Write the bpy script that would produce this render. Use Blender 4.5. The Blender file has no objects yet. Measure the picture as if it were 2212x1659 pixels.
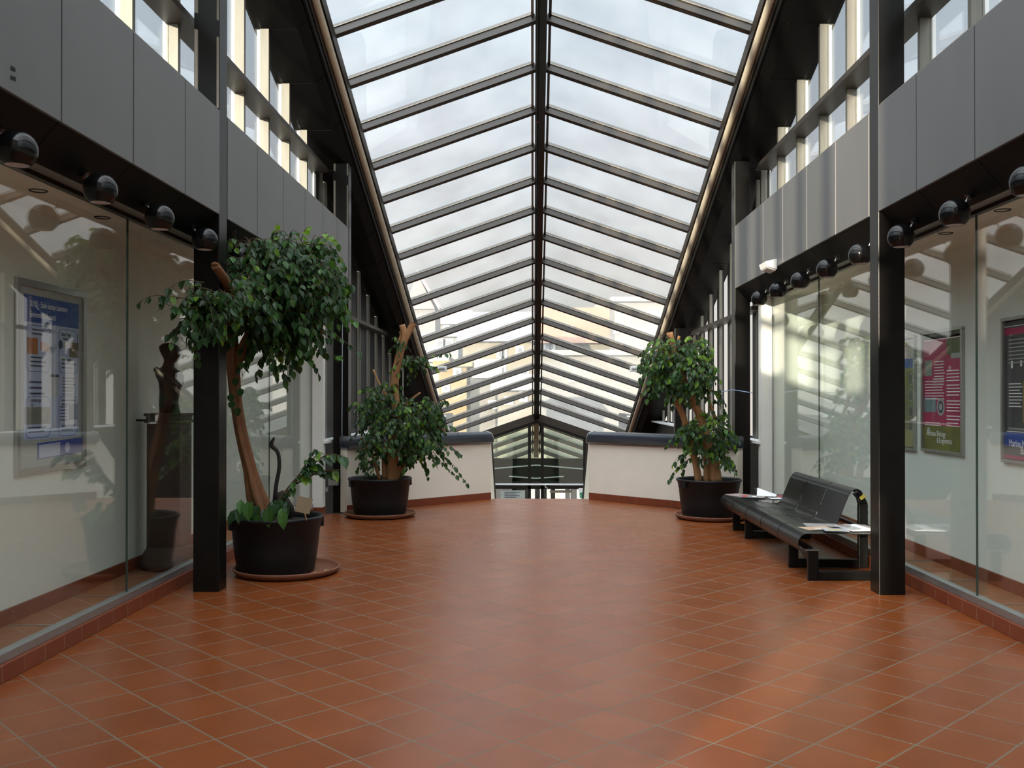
import bpy, math, random
from mathutils import Vector, Matrix
PI = math.pi
sc = bpy.context.scene
col = sc.collection
random.seed(7)

# ------------------------------------------------------------------ camera
FPX, CAMH = 2061.0, 1.6
YAW, PITCH = math.atan(45 / 2061), math.radians(0.3)
cd = bpy.data.cameras.new('camera'); cam = bpy.data.objects.new('camera', cd); col.objects.link(cam)
cam.location = (0, 0, CAMH); cam.rotation_euler = (PI / 2 + PITCH, 0, YAW)
cd.sensor_fit = 'HORIZONTAL'; cd.sensor_width = 36; cd.lens = 36 * FPX / 2212
cd.shift_y = (847.2085 - 829.5) / 2212
cd.clip_start = 0.05; cd.clip_end = 500
sc.camera = cam

# ------------------------------------------------------------------ sky, sun, exposure
w = bpy.data.worlds.new('sky'); sc.world = w; w.use_nodes = True
nt = w.node_tree; nt.nodes.clear()
def N(nt, t, **k):
    n = nt.nodes.new(t)
    for a, b in k.items(): setattr(n, a, b)
    return n
out = N(nt, 'ShaderNodeOutputWorld'); bg = N(nt, 'ShaderNodeBackground')
tc = N(nt, 'ShaderNodeTexCoord'); sx = N(nt, 'ShaderNodeSeparateXYZ')
nt.links.new(tc.outputs['Generated'], sx.inputs[0])
cr = N(nt, 'ShaderNodeValToRGB')
els = cr.color_ramp.elements
els[0].position = 0.0; els[0].color = (.96, .90, .80, 1)
els[1].position = 1.0; els[1].color = (.88, .94, 1.0, 1)
for p, c in ((.10, (.93, .90, .85, 1)), (.24, (.84, .88, .95, 1)), (.36, (.76, .85, .97, 1)), (.5, (.88, .93, 1, 1))):
    e = els.new(p); e.color = c
nt.links.new(sx.outputs['Z'], cr.inputs[0])
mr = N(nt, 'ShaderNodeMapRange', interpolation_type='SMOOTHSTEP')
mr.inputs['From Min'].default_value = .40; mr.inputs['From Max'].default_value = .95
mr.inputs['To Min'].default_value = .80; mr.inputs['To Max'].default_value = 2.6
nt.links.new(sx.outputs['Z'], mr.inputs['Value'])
no = N(nt, 'ShaderNodeTexNoise'); no.inputs['Scale'].default_value = 2.2; no.inputs['Detail'].default_value = 5
nt.links.new(tc.outputs['Generated'], no.inputs['Vector'])
mr2 = N(nt, 'ShaderNodeMapRange'); mr2.inputs['To Min'].default_value = .88; mr2.inputs['To Max'].default_value = 1.14
nt.links.new(no.outputs['Fac'], mr2.inputs['Value'])
mu = N(nt, 'ShaderNodeMath', operation='MULTIPLY')
nt.links.new(mr.outputs[0], mu.inputs[0]); nt.links.new(mr2.outputs[0], mu.inputs[1])
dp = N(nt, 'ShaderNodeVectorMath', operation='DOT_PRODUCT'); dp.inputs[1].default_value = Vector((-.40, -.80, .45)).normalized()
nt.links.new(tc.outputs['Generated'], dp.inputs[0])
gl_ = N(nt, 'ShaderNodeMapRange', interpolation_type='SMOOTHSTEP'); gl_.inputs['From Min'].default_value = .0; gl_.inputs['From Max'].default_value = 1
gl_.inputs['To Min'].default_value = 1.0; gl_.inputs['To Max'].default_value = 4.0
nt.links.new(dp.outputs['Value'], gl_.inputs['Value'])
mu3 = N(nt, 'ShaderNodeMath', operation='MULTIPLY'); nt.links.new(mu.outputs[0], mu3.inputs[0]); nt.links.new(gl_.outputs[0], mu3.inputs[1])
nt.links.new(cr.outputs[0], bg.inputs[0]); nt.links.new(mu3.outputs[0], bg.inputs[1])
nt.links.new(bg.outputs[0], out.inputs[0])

sl = bpy.data.lights.new('sun', 'SUN'); sl.energy = 9.0; sl.angle = math.radians(.6); sl.color = (1, .88, .70)
sun = bpy.data.objects.new('sun', sl); col.objects.link(sun)
sun.rotation_euler = Vector((.458, .88, -.163)).to_track_quat('-Z', 'Y').to_euler()
sun.location = (-20, -30, 20)

vs = sc.view_settings
sc.display_settings.display_device = 'sRGB'
vs.view_transform = 'Standard'; vs.look = 'None'; vs.gamma = 1; vs.exposure = 0.0; vs.use_curve_mapping = False
sc.cycles.transparent_max_bounces = 24
sc.cycles.max_bounces = 10

# ------------------------------------------------------------------ helpers
_F = Vector((-math.sin(YAW) * math.cos(PITCH), math.cos(YAW) * math.cos(PITCH), math.sin(PITCH)))
_R = Vector((math.cos(YAW), math.sin(YAW), 0)); _U = _R.cross(_F)
def at(px, py, Y):
    """point of the photograph at the hall depth Y"""
    r = _F + _R * ((px - 1106) / FPX) - _U * ((py - 847.2085) / FPX)
    return Vector((0, 0, CAMH)) + r * (Y / r.y)

def wloc(o):
    v = Vector((0, 0, 0))
    while o is not None:
        v += o.location; o = o.parent
    return v

class MB:
    def __init__(s): s.v = []; s.f = []; s.m = []; s.k = 0; s.sm = []
    def mat(s, k): s.k = k; return s
    def face(s, idx, smooth=False): s.f.append(tuple(idx)); s.m.append(s.k); s.sm.append(smooth)
    def add(s, pts):
        b = len(s.v); s.v += [tuple(p) for p in pts]; return b
    def quad(s, a, b, c, d):
        i = s.add((a, b, c, d)); s.face((i, i + 1, i + 2, i + 3)); return s
    def hexa(s, p):
        i = s.add(p)
        for q in ((0, 3, 2, 1), (4, 5, 6, 7), (0, 1, 5, 4), (1, 2, 6, 5), (2, 3, 7, 6), (3, 0, 4, 7)):
            s.face([i + k for k in q])
        return s
    def box(s, x0, x1, y0, y1, z0, z1):
        x0, x1 = sorted((x0, x1)); y0, y1 = sorted((y0, y1)); z0, z1 = sorted((z0, z1))
        return s.hexa([(x0, y0, z0), (x1, y0, z0), (x1, y1, z0), (x0, y1, z0), (x0, y0, z1), (x1, y0, z1), (x1, y1, z1), (x0, y1, z1)])
    def obox(s, c, ax, ay, az, hx, hy, hz):
        """box at c with half sizes along given axes"""
        c = Vector(c); ax = Vector(ax).normalized() * hx; ay = Vector(ay).normalized() * hy; az = Vector(az).normalized() * hz
        return s.hexa([c - ax - ay - az, c + ax - ay - az, c + ax + ay - az, c - ax + ay - az, c - ax - ay + az, c + ax - ay + az, c + ax + ay + az, c - ax + ay + az])
    def sweep(s, A, B, smooth=False, caps=True):
        """two matching point loops joined into a solid"""
        n = len(A); i = s.add(A); j = s.add(B)
        for k in range(n):
            l = (k + 1) % n
            s.face((i + k, i + l, j + l, j + k), smooth)
        if caps:
            s.face([i + k for k in range(n)][::-1]); s.face([j + k for k in range(n)])
        return s
    def tube(s, P, R, n=10, cap=True, ridge=0, twist=0, smooth=True, nr=3):
        P = [Vector(p) for p in P]
        if not hasattr(R, '__len__'): R = [R] * len(P)
        rings = []; up = None
        for k, p in enumerate(P):
            t = (P[min(k + 1, len(P) - 1)] - P[max(k - 1, 0)])
            t = t.normalized() if t.length > 1e-9 else Vector((0, 0, 1))
            if up is None:
                up = Vector((1, 0, 0)) if abs(t.x) < .8 else Vector((0, 1, 0))
            a = (up - t * up.dot(t)).normalized(); up = a; b = t.cross(a)
            ring = []
            for q in range(n):
                an = 2 * PI * q / n
                rr = R[k] * (1 + ridge * math.cos(nr * an + twist * k))
                ring.append(p + a * math.cos(an) * rr + b * math.sin(an) * rr)
            rings.append(s.add(ring))
        for k in range(len(P) - 1):
            for q in range(n):
                l = (q + 1) % n
                s.face((rings[k] + q, rings[k] + l, rings[k + 1] + l, rings[k + 1] + q), smooth)
        if cap:
            s.face([rings[0] + q for q in range(n)][::-1]); s.face([rings[-1] + q for q in range(n)])
        return s
    def lathe(s, prof, c=(0, 0, 0), n=40, smooth=True):
        """closed ring profile [(r,z)...] turned about a vertical axis at c"""
        c = Vector(c); rows = []
        for r, z in prof:
            if r < 1e-6: rows.append((s.add([c + Vector((0, 0, z))]), 1))
            else: rows.append((s.add([c + Vector((r * math.cos(2 * PI * q / n), r * math.sin(2 * PI * q / n), z)) for q in range(n)]), n))
        for (a, na), (b, nb) in zip(rows, rows[1:]):
            for q in range(n):
                l = (q + 1) % n
                if na == 1 and nb == 1: continue
                if na == 1: s.face((a, b + l, b + q), smooth)
                elif nb == 1: s.face((a + q, a + l, b), smooth)
                else: s.face((a + q, a + l, b + l, b + q), smooth)
        return s
    def build(s, name, mats, parent=None, bevel=0, **props):
        off = wloc(parent) if parent else Vector((0, 0, 0))
        me = bpy.data.meshes.new(name)
        me.from_pydata([(x - off.x, y - off.y, z - off.z) for x, y, z in s.v], [], s.f)
        if not isinstance(mats, (list, tuple)): mats = [mats]
        for m in mats: me.materials.append(m)
        me.polygons.foreach_set('material_index', s.m)
        me.polygons.foreach_set('use_smooth', s.sm)
        me.update()
        o = bpy.data.objects.new(name, me); col.objects.link(o)
        if parent: o.parent = parent
        if bevel:
            b = o.modifiers.new('bevel', 'BEVEL'); b.width = bevel; b.segments = 2; b.limit_method = 'ANGLE'
        for k, v in props.items(): o[k] = v
        return o

def thing(name, loc, label, cat, group=None):
    o = bpy.data.objects.new(name, None); col.objects.link(o); o.location = loc; o.empty_display_size = .1
    o['label'] = label; o['category'] = cat
    if group: o['group'] = group
    return o
def tag(o, label=None, cat=None, group=None, kind=None):
    for k, v in (('label', label), ('category', cat), ('group', group), ('kind', kind)):
        if v: o[k] = v
    return o
def struct(o, label=None):
    o['kind'] = 'structure'
    if label: o['label'] = label
    return o
def sempty(name, loc, label=None):
    o = bpy.data.objects.new(name, None); col.objects.link(o); o.location = loc; o.empty_display_size = .1
    return struct(o, label)
def copy_tree(o, parent=None):
    c = o.copy(); col.objects.link(c)
    if parent: c.parent = parent
    for ch in list(o.children): copy_tree(ch, c)
    return c
def ordinal(n):
    return ['first', 'second', 'third', 'fourth', 'fifth', 'sixth', 'seventh', 'eighth', 'ninth', 'tenth', 'eleventh', 'twelfth',
            'thirteenth', 'fourteenth', 'fifteenth', 'sixteenth', 'seventeenth', 'eighteenth', 'nineteenth', 'twentieth', 'twenty-first',
            'twenty-second', 'twenty-third', 'twenty-fourth', 'twenty-fifth', 'twenty-sixth', 'twenty-seventh', 'twenty-eighth'][n]
def catmull(P, R, sub=4):
    P = [Vector(p) for p in P]; Q = []; S = []
    for k in range(len(P) - 1):
        p0, p1, p2, p3 = P[max(k - 1, 0)], P[k], P[k + 1], P[min(k + 2, len(P) - 1)]
        for i in range(sub):
            t = i / sub
            Q.append(.5 * ((2 * p1) + (p2 - p0) * t + (2 * p0 - 5 * p1 + 4 * p2 - p3) * t * t + (3 * p1 - p0 - 3 * p2 + p3) * t ** 3))
            S.append(R[k] * (1 - t) + R[k + 1] * t)
    Q.append(P[-1]); S.append(R[-1])
    return Q, S

# ------------------------------------------------------------------ materials
def setin(b, name, v):
    if name in b.inputs: b.inputs[name].default_value = v
def mat(name, c, rough=.5, metal=0., var=.08, scale=12., bump=0., bscale=80., spec=None, c2=None, coat=0., stretch=None):
    m = bpy.data.materials.new(name); m.use_nodes = True
    nt = m.node_tree; b = nt.nodes['Principled BSDF']
    setin(b, 'Roughness', rough); setin(b, 'Metallic', metal)
    if spec is not None: setin(b, 'Specular IOR Level', spec)
    if coat: setin(b, 'Coat Weight', coat); setin(b, 'Coat Roughness', .1)
    g = N(nt, 'ShaderNodeNewGeometry'); n = N(nt, 'ShaderNodeTexNoise')
    n.inputs['Scale'].default_value = scale; n.inputs['Detail'].default_value = 4
    if stretch:
        mp = N(nt, 'ShaderNodeMapping'); mp.inputs['Scale'].default_value = stretch
        nt.links.new(g.outputs['Position'], mp.inputs[0]); nt.links.new(mp.outputs[0], n.inputs['Vector'])
    else: nt.links.new(g.outputs['Position'], n.inputs['Vector'])
    mx = N(nt, 'ShaderNodeMix', data_type='RGBA')
    a = c2 if c2 else tuple(max(0, x * (1 - var * 2)) for x in c)
    mx.inputs[6].default_value = (*a, 1); mx.inputs[7].default_value = (*(c if c2 else tuple(x * (1 + var) for x in c)), 1)
    nt.links.new(n.outputs['Fac'], mx.inputs[0]); nt.links.new(mx.outputs[2], b.inputs['Base Color'])
    if bump:
        n2 = N(nt, 'ShaderNodeTexNoise'); n2.inputs['Scale'].default_value = bscale; n2.inputs['Detail'].default_value = 3
        nt.links.new(g.outputs['Position'], n2.inputs['Vector'])
        bp = N(nt, 'ShaderNodeBump'); bp.inputs['Strength'].default_value = bump; bp.inputs['Distance'].default_value = .01
        nt.links.new(n2.outputs['Fac'], bp.inputs['Height']); nt.links.new(bp.outputs[0], b.inputs['Normal'])
    return m
def glass(name, tint=(.95, .98, .96), ior=1.5, rough=0., dirt=0., dirtc=(.8, .8, .76), gain=1.0):
    m = bpy.data.materials.new(name); m.use_nodes = True; nt = m.node_tree; nt.nodes.clear()
    o = N(nt, 'ShaderNodeOutputMaterial'); t = N(nt, 'ShaderNodeBsdfTransparent'); gl = N(nt, 'ShaderNodeBsdfGlossy')
    t.inputs[0].default_value = (*tint, 1); gl.inputs[0].default_value = (1, 1, 1, 1); gl.inputs['Roughness'].default_value = rough
    g = N(nt, 'ShaderNodeNewGeometry'); fr = N(nt, 'ShaderNodeFresnel')
    mx0 = N(nt, 'ShaderNodeMix'); mx0.inputs[2].default_value = ior; mx0.inputs[3].default_value = 1 / ior
    nt.links.new(g.outputs['Backfacing'], mx0.inputs[0]); nt.links.new(mx0.outputs[0], fr.inputs['IOR'])
    mg = N(nt, 'ShaderNodeMath', operation='MULTIPLY', use_clamp=True); mg.inputs[1].default_value = gain
    nt.links.new(fr.outputs[0], mg.inputs[0])
    mx = N(nt, 'ShaderNodeMixShader'); nt.links.new(mg.outputs[0], mx.inputs[0])
    nt.links.new(t.outputs[0], mx.inputs[1]); nt.links.new(gl.outputs[0], mx.inputs[2]); last = mx
    if dirt:
        d = N(nt, 'ShaderNodeBsdfTranslucent'); d.inputs[0].default_value = (*dirtc, 1)
        n = N(nt, 'ShaderNodeTexNoise'); n.inputs['Scale'].default_value = 1.3; n.inputs['Detail'].default_value = 6
        nt.links.new(g.outputs['Position'], n.inputs['Vector'])
        r = N(nt, 'ShaderNodeMapRange'); r.inputs['From Min'].default_value = .3; r.inputs['From Max'].default_value = .7
        r.inputs['To Min'].default_value = dirt * .5; r.inputs['To Max'].default_value = dirt * 1.5
        nt.links.new(n.outputs['Fac'], r.inputs['Value'])
        m2 = N(nt, 'ShaderNodeMixShader'); nt.links.new(r.outputs[0], m2.inputs[0])
        nt.links.new(mx.outputs[0], m2.inputs[1]); nt.links.new(d.outputs[0], m2.inputs[2]); last = m2
    nt.links.new(last.outputs[0], o.inputs[0])
    return m
def tile_mat(name, c1, c2, grout, size=.328, rot=45, origin=(-1.253, 4.67, 0), axes='XY', mortar=.0045, rough=.36, off=0., coat=0.):
    m = bpy.data.materials.new(name); m.use_nodes = True; nt = m.node_tree; b = nt.nodes['Principled BSDF']
    g = N(nt, 'ShaderNodeNewGeometry'); mp = N(nt, 'ShaderNodeMapping', vector_type='TEXTURE')
    mp.inputs['Location'].default_value = origin; mp.inputs['Rotation'].default_value = (0, 0, math.radians(rot))
    if axes == 'XY': nt.links.new(g.outputs['Position'], mp.inputs[0])
    else:
        s = N(nt, 'ShaderNodeSeparateXYZ'); c = N(nt, 'ShaderNodeCombineXYZ')
        nt.links.new(g.outputs['Position'], s.inputs[0])
        if axes == 'YZ': nt.links.new(s.outputs['Y'], c.inputs[0])
        else:
            ad = N(nt, 'ShaderNodeMath', operation='SUBTRACT'); nt.links.new(s.outputs['X'], ad.inputs[0]); nt.links.new(s.outputs['Y'], ad.inputs[1]); nt.links.new(ad.outputs[0], c.inputs[0])
        nt.links.new(c.outputs[0], mp.inputs[0])
    br = N(nt, 'ShaderNodeTexBrick', offset=off, squash=1)
    br.inputs['Scale'].default_value = 1; br.inputs['Mortar Size'].default_value = mortar; br.inputs['Mortar Smooth'].default_value = .2
    br.inputs['Brick Width'].default_value = size; br.inputs['Row Height'].default_value = size; br.inputs['Bias'].default_value = 0
    br.inputs['Color1'].default_value = (*c1, 1); br.inputs['Color2'].default_value = (*c2, 1); br.inputs['Mortar'].default_value = (*grout, 1)
    nt.links.new(mp.outputs[0], br.inputs['Vector'])
    n = N(nt, 'ShaderNodeTexNoise'); n.inputs['Scale'].default_value = 5; n.inputs['Detail'].default_value = 6
    nt.links.new(g.outputs['Position'], n.inputs['Vector'])
    r = N(nt, 'ShaderNodeMapRange'); r.inputs['To Min'].default_value = .78; r.inputs['To Max'].default_value = 1.2
    nt.links.new(n.outputs['Fac'], r.inputs['Value'])
    mm = N(nt, 'ShaderNodeMix', data_type='RGBA', blend_type='MULTIPLY'); mm.inputs[0].default_value = 1
    nt.links.new(br.outputs['Color'], mm.inputs[6]); nt.links.new(r.outputs[0], mm.inputs[7])
    nt.links.new(mm.outputs[2], b.inputs['Base Color'])
    rr = N(nt, 'ShaderNodeMapRange'); rr.inputs['To Min'].default_value = rough - .07; rr.inputs['To Max'].default_value = rough + .09
    n3 = N(nt, 'ShaderNodeTexNoise'); n3.inputs['Scale'].default_value = 1.7; n3.inputs['Detail'].default_value = 4
    nt.links.new(g.outputs['Position'], n3.inputs['Vector']); nt.links.new(n3.outputs['Fac'], rr.inputs['Value'])
    ra = N(nt, 'ShaderNodeMath', operation='ADD'); nt.links.new(rr.outputs[0], ra.inputs[0])
    rb = N(nt, 'ShaderNodeMath', operation='MULTIPLY'); rb.inputs[1].default_value = .35; nt.links.new(br.outputs['Fac'], rb.inputs[0]); nt.links.new(rb.outputs[0], ra.inputs[1])
    nt.links.new(ra.outputs[0], b.inputs['Roughness'])
    bp = N(nt, 'ShaderNodeBump', invert=True); bp.inputs['Strength'].default_value = .5; bp.inputs['Distance'].default_value = .003
    nt.links.new(br.outputs['Fac'], bp.inputs['Height']); nt.links.new(bp.outputs[0], b.inputs['Normal'])
    return m

M = {}
M['floor'] = tile_mat('terracotta_floor', (.226, .058, .0128), (.196, .049, .011), (.16, .11, .07), mortar=.006, rough=.30)
M['vitrine_floor'] = tile_mat('pale_terracotta_floor', (.33, .12, .045), (.29, .105, .04), (.34, .28, .22), rough=.5)
M['curb'] = tile_mat('terracotta_curb', (.20, .046, .017), (.175, .039, .015), (.26, .12, .07), axes='YZ', rot=0, origin=(.1, .2, 0), size=.235, mortar=.004, rough=.4)
M['curb_d'] = tile_mat('terracotta_skirting', (.20, .046, .017), (.175, .039, .015), (.26, .12, .07), axes='D', rot=0, origin=(.1, .2, 0), size=.46, mortar=.004, rough=.4)
M['recess'] = mat('grey_green_recess', (.16, .175, .155), .5)
M['white'] = mat('white_plaster', (.78, .77, .72), .75, var=.02, bump=.05, bscale=200)
M['cream'] = mat('cream_plaster', (.82, .765, .66), .8, var=.04, scale=3, bump=.08, bscale=150)
M['vitwall'] = mat('pale_vitrine_wall', (.80, .83, .77), .8, var=.02)
M['fascia'] = mat('grey_metal_panel', (.142, .141, .138), .45, .28, var=.10, scale=1.6, stretch=(1, 1, .6))
M['gap'] = mat('shadow_joint', (.012, .012, .013), .8)
M['black'] = mat('black_lacquered_steel', (.0075, .0066, .0058), .3, var=.3, scale=8, bump=.02, bscale=25, spec=.2)
M['soffit'] = mat('black_soffit_panel', (.0045, .0043, .0042), .5, .0, spec=.12, var=.15, scale=2)
M['brown'] = mat('bronze_anodised_aluminium', (.030, .022, .015), .45, .2, var=.12, scale=3)
M['bronze_light'] = mat('light_bronze_strip', (.22, .185, .14), .4, .4)
M['duct'] = mat('beige_flexible_duct', (.66, .58, .45), .6, .0, var=.1, scale=6)
M['mull'] = mat('weathered_grey_bronze_mullion', (.17, .16, .135), .45, .3, var=.15, scale=5, stretch=(4, 4, .5))
M['alu'] = mat('grey_aluminium', (.42, .43, .42), .35, .8, var=.08, scale=6)
M['cap'] = mat('dark_blue_grey_metal_coping', (.045, .052, .068), .25, .3, var=.08)
M['pot'] = mat('black_plastic_pot', (.0085, .0095, .011), .45, spec=.3, var=.15, scale=10, bump=.03, bscale=60)
M['soil'] = mat('potting_soil', (.03, .02, .013), .95, var=.4, scale=60, bump=.8, bscale=90)
M['terra'] = mat('terracotta_saucer', (.20, .072, .033), .65, var=.12, scale=9, bump=.05)
M['bark'] = mat('tan_bark', (.27, .118, .042), .75, c2=(.10, .038, .016), scale=12, stretch=(3, 3, .5), bump=.8, bscale=55)
M['palebark'] = mat('pale_orange_bark', (.46, .24, .10), .75, c2=(.26, .115, .045), scale=12, stretch=(3, 3, .5), bump=.7, bscale=55)  # lighter bark copy, sunlight on the far figs put into its colour
M['cut'] = mat('cut_wood', (.52, .27, .12), .8, var=.15, scale=30)
M['dead'] = mat('dark_dead_wood', (.022, .018, .014), .8, var=.3, scale=30, bump=.4)
M['twig'] = mat('brown_twig', (.10, .065, .03), .8, var=.2)
M['lamp'] = mat('black_gloss_enamel', (.005, .005, .0055), .15, var=.1, spec=.3)
M['lampin'] = mat('pale_pink_reflector', (.62, .60, .60), .45, var=.04)
M['bench'] = mat('black_bench_steel', (.005, .005, .005), .38, var=.2, scale=20, spec=.25)
M['paper'] = mat('white_paper', (.82, .82, .82), .6, var=.03, scale=20)
M['card'] = mat('brown_cardboard', (.30, .235, .15), .85, var=.08, scale=20)
M['whitep'] = mat('white_plastic', (.85, .85, .84), .4, var=.02)
M['red'] = mat('red_print', (.55, .05, .05), .5); M['yellow'] = mat('yellow_label', (.75, .58, .10), .5)
M['bust'] = mat('dark_bronze_bust', (.018, .017, .016), .4, .3, var=.3, scale=15)
M['wood'] = mat('dark_brown_wood', (.060, .032, .020), .5, var=.25, scale=10, stretch=(6, 6, .6))
M['stone'] = mat('dark_stone_plinth', (.085, .055, .042), .7, var=.2, scale=20)
M['blue'] = mat('poster_blue', (.025, .075, .36), .5, var=.05); M['pblue'] = mat('pale_poster_blue', (.46, .53, .74), .5, var=.03)
M['ink'] = mat('printed_ink', (.05, .055, .11), .6); M['whiteink'] = mat('white_ink', (.9, .9, .9), .6, var=.0)
M['magenta'] = mat('magenta_print', (.42, .022, .10), .5, var=.08, scale=6)
M['silver'] = mat('silver_frame', (.46, .46, .44), .35, .75, var=.06)
M['greyback'] = mat('grey_poster_backing', (.44, .46, .44), .6, var=.03)
M['cord'] = mat('pale_blue_cord', (.35, .46, .68), .6); M['wire'] = mat('grey_wire', (.30, .31, .33), .4, .5)
M['darkpane'] = mat('dark_infill_panel', (.006, .006, .0065), .45, var=.2, scale=3, spec=.25)
M['vglass'] = glass('vitrine_glass', (.972, .992, .98))
M['wglass'] = glass('window_glass', (.97, .99, .985))
M['rglass'] = glass('roof_glass', (.965, .98, .98), dirt=.06)
M['tglass'] = glass('tinted_partition_glass', (.80, .85, .77), gain=.35)
M['edge'] = mat('green_glass_edge', (.04, .07, .055), .2)
M['green'] = mat('green_exit_sign', (.01, .30, .12), .5)
def photo_mat(name, a, b, scale):
    return mat(name, a, .5, c2=b, scale=scale)
def leafmat(name, c, tr):
    m = bpy.data.materials.new(name); m.use_nodes = True; nt = m.node_tree; b = nt.nodes['Principled BSDF']
    setin(b, 'Roughness', .38); setin(b, 'Specular IOR Level', .28)
    g = N(nt, 'ShaderNodeNewGeometry'); r = N(nt, 'ShaderNodeMapRange'); r.inputs['To Min'].default_value = .6; r.inputs['To Max'].default_value = 1.45
    nt.links.new(g.outputs['Random Per Island'], r.inputs['Value'])
    mm = N(nt, 'ShaderNodeMix', data_type='RGBA', blend_type='MULTIPLY'); mm.inputs[0].default_value = 1; mm.inputs[6].default_value = (*c, 1)
    nt.links.new(r.outputs[0], mm.inputs[7]); nt.links.new(mm.outputs[2], b.inputs['Base Color'])
    t = N(nt, 'ShaderNodeBsdfTranslucent'); t.inputs[0].default_value = (c[0] * 2.2, c[1] * 2.2, c[2] * .9, 1)
    mx = N(nt, 'ShaderNodeMixShader'); mx.inputs[0].default_value = tr
    o = nt.nodes['Material Output']
    nt.links.new(b.outputs[0], mx.inputs[1]); nt.links.new(t.outputs[0], mx.inputs[2]); nt.links.new(mx.outputs[0], o.inputs[0])
    return m
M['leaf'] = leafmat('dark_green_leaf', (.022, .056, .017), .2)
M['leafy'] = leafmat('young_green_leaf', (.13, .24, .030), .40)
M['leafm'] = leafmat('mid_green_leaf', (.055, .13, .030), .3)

# ------------------------------------------------------------------ dimensions of the hall
XC = .11                                    # axis of the hall
COLI = 2.69                                 # hall-side face of the columns from the axis
SLOPE, ZR0 = .3464, 10.78                   # fall of the roof along the hall, ridge underside at Y = 0
PITCHR = .344                               # fall of the rafters to the sides
def zr(Y): return ZR0 - SLOPE * Y
EAVE = 2.495
def side(s, d): return XC + s * d           # s = -1 left, +1 right
COLS = [(2.10, 2.30), (7.79, 7.99), (13.29, 13.50), (18.82, 19.02)]
SIDES = ((-1, 'left'), (1, 'right'))

# ------------------------------------------------------------------ floor and lower level
b = MB(); b.hexa([(-4.2, -4, -.25), (4.4, -4, -.25), (4.4, 13.05, -.25), (-4.2, 13.05, -.25), (-4.2, -4, 0), (4.4, -4, 0), (4.4, 13.05, 0), (-4.2, 13.05, 0)])
b.sweep([(-2.55, 13.05, 0), (2.75, 13.05, 0), (.80, 15.06, 0), (-.60, 15.06, 0)], [(-2.55, 13.05, -.25), (2.75, 13.05, -.25), (.80, 15.06, -.25), (-.60, 15.06, -.25)])
struct(b.build('floor', M['floor']), 'orange terracotta floor laid in diagonal square tiles')
b = MB(); b.box(-3.2, 3.4, 15.0, 36, -3.6, -3.4)
struct(b.build('floor', M['floor']))
b = MB()
for k in range(19): b.box(-.66, .86, 15.06 + .29 * k, 15.06 + .29 * (k + 1) + .02, -3.4, -.178 * (k + 1))
struct(b.build('stairs', M['cream']))

# ------------------------------------------------------------------ columns
for k, (y0, y1) in enumerate(COLS):
    for s, nm in SIDES:
        o = MB().box(side(s, COLI), side(s, COLI + .213), y0, y1, -.02 if k < 3 else -3.4, ZR0 - SLOPE * y0 - 1.30)
        c = o.build('column', M['black'], bevel=.006)
        struct(c, ['black steel column beside the camera', 'black square steel column standing nearest on the tiles', 'black steel column at the start of the cream parapet', 'slim black column in the stairwell'][k] + ', %s wall' % nm)

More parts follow.
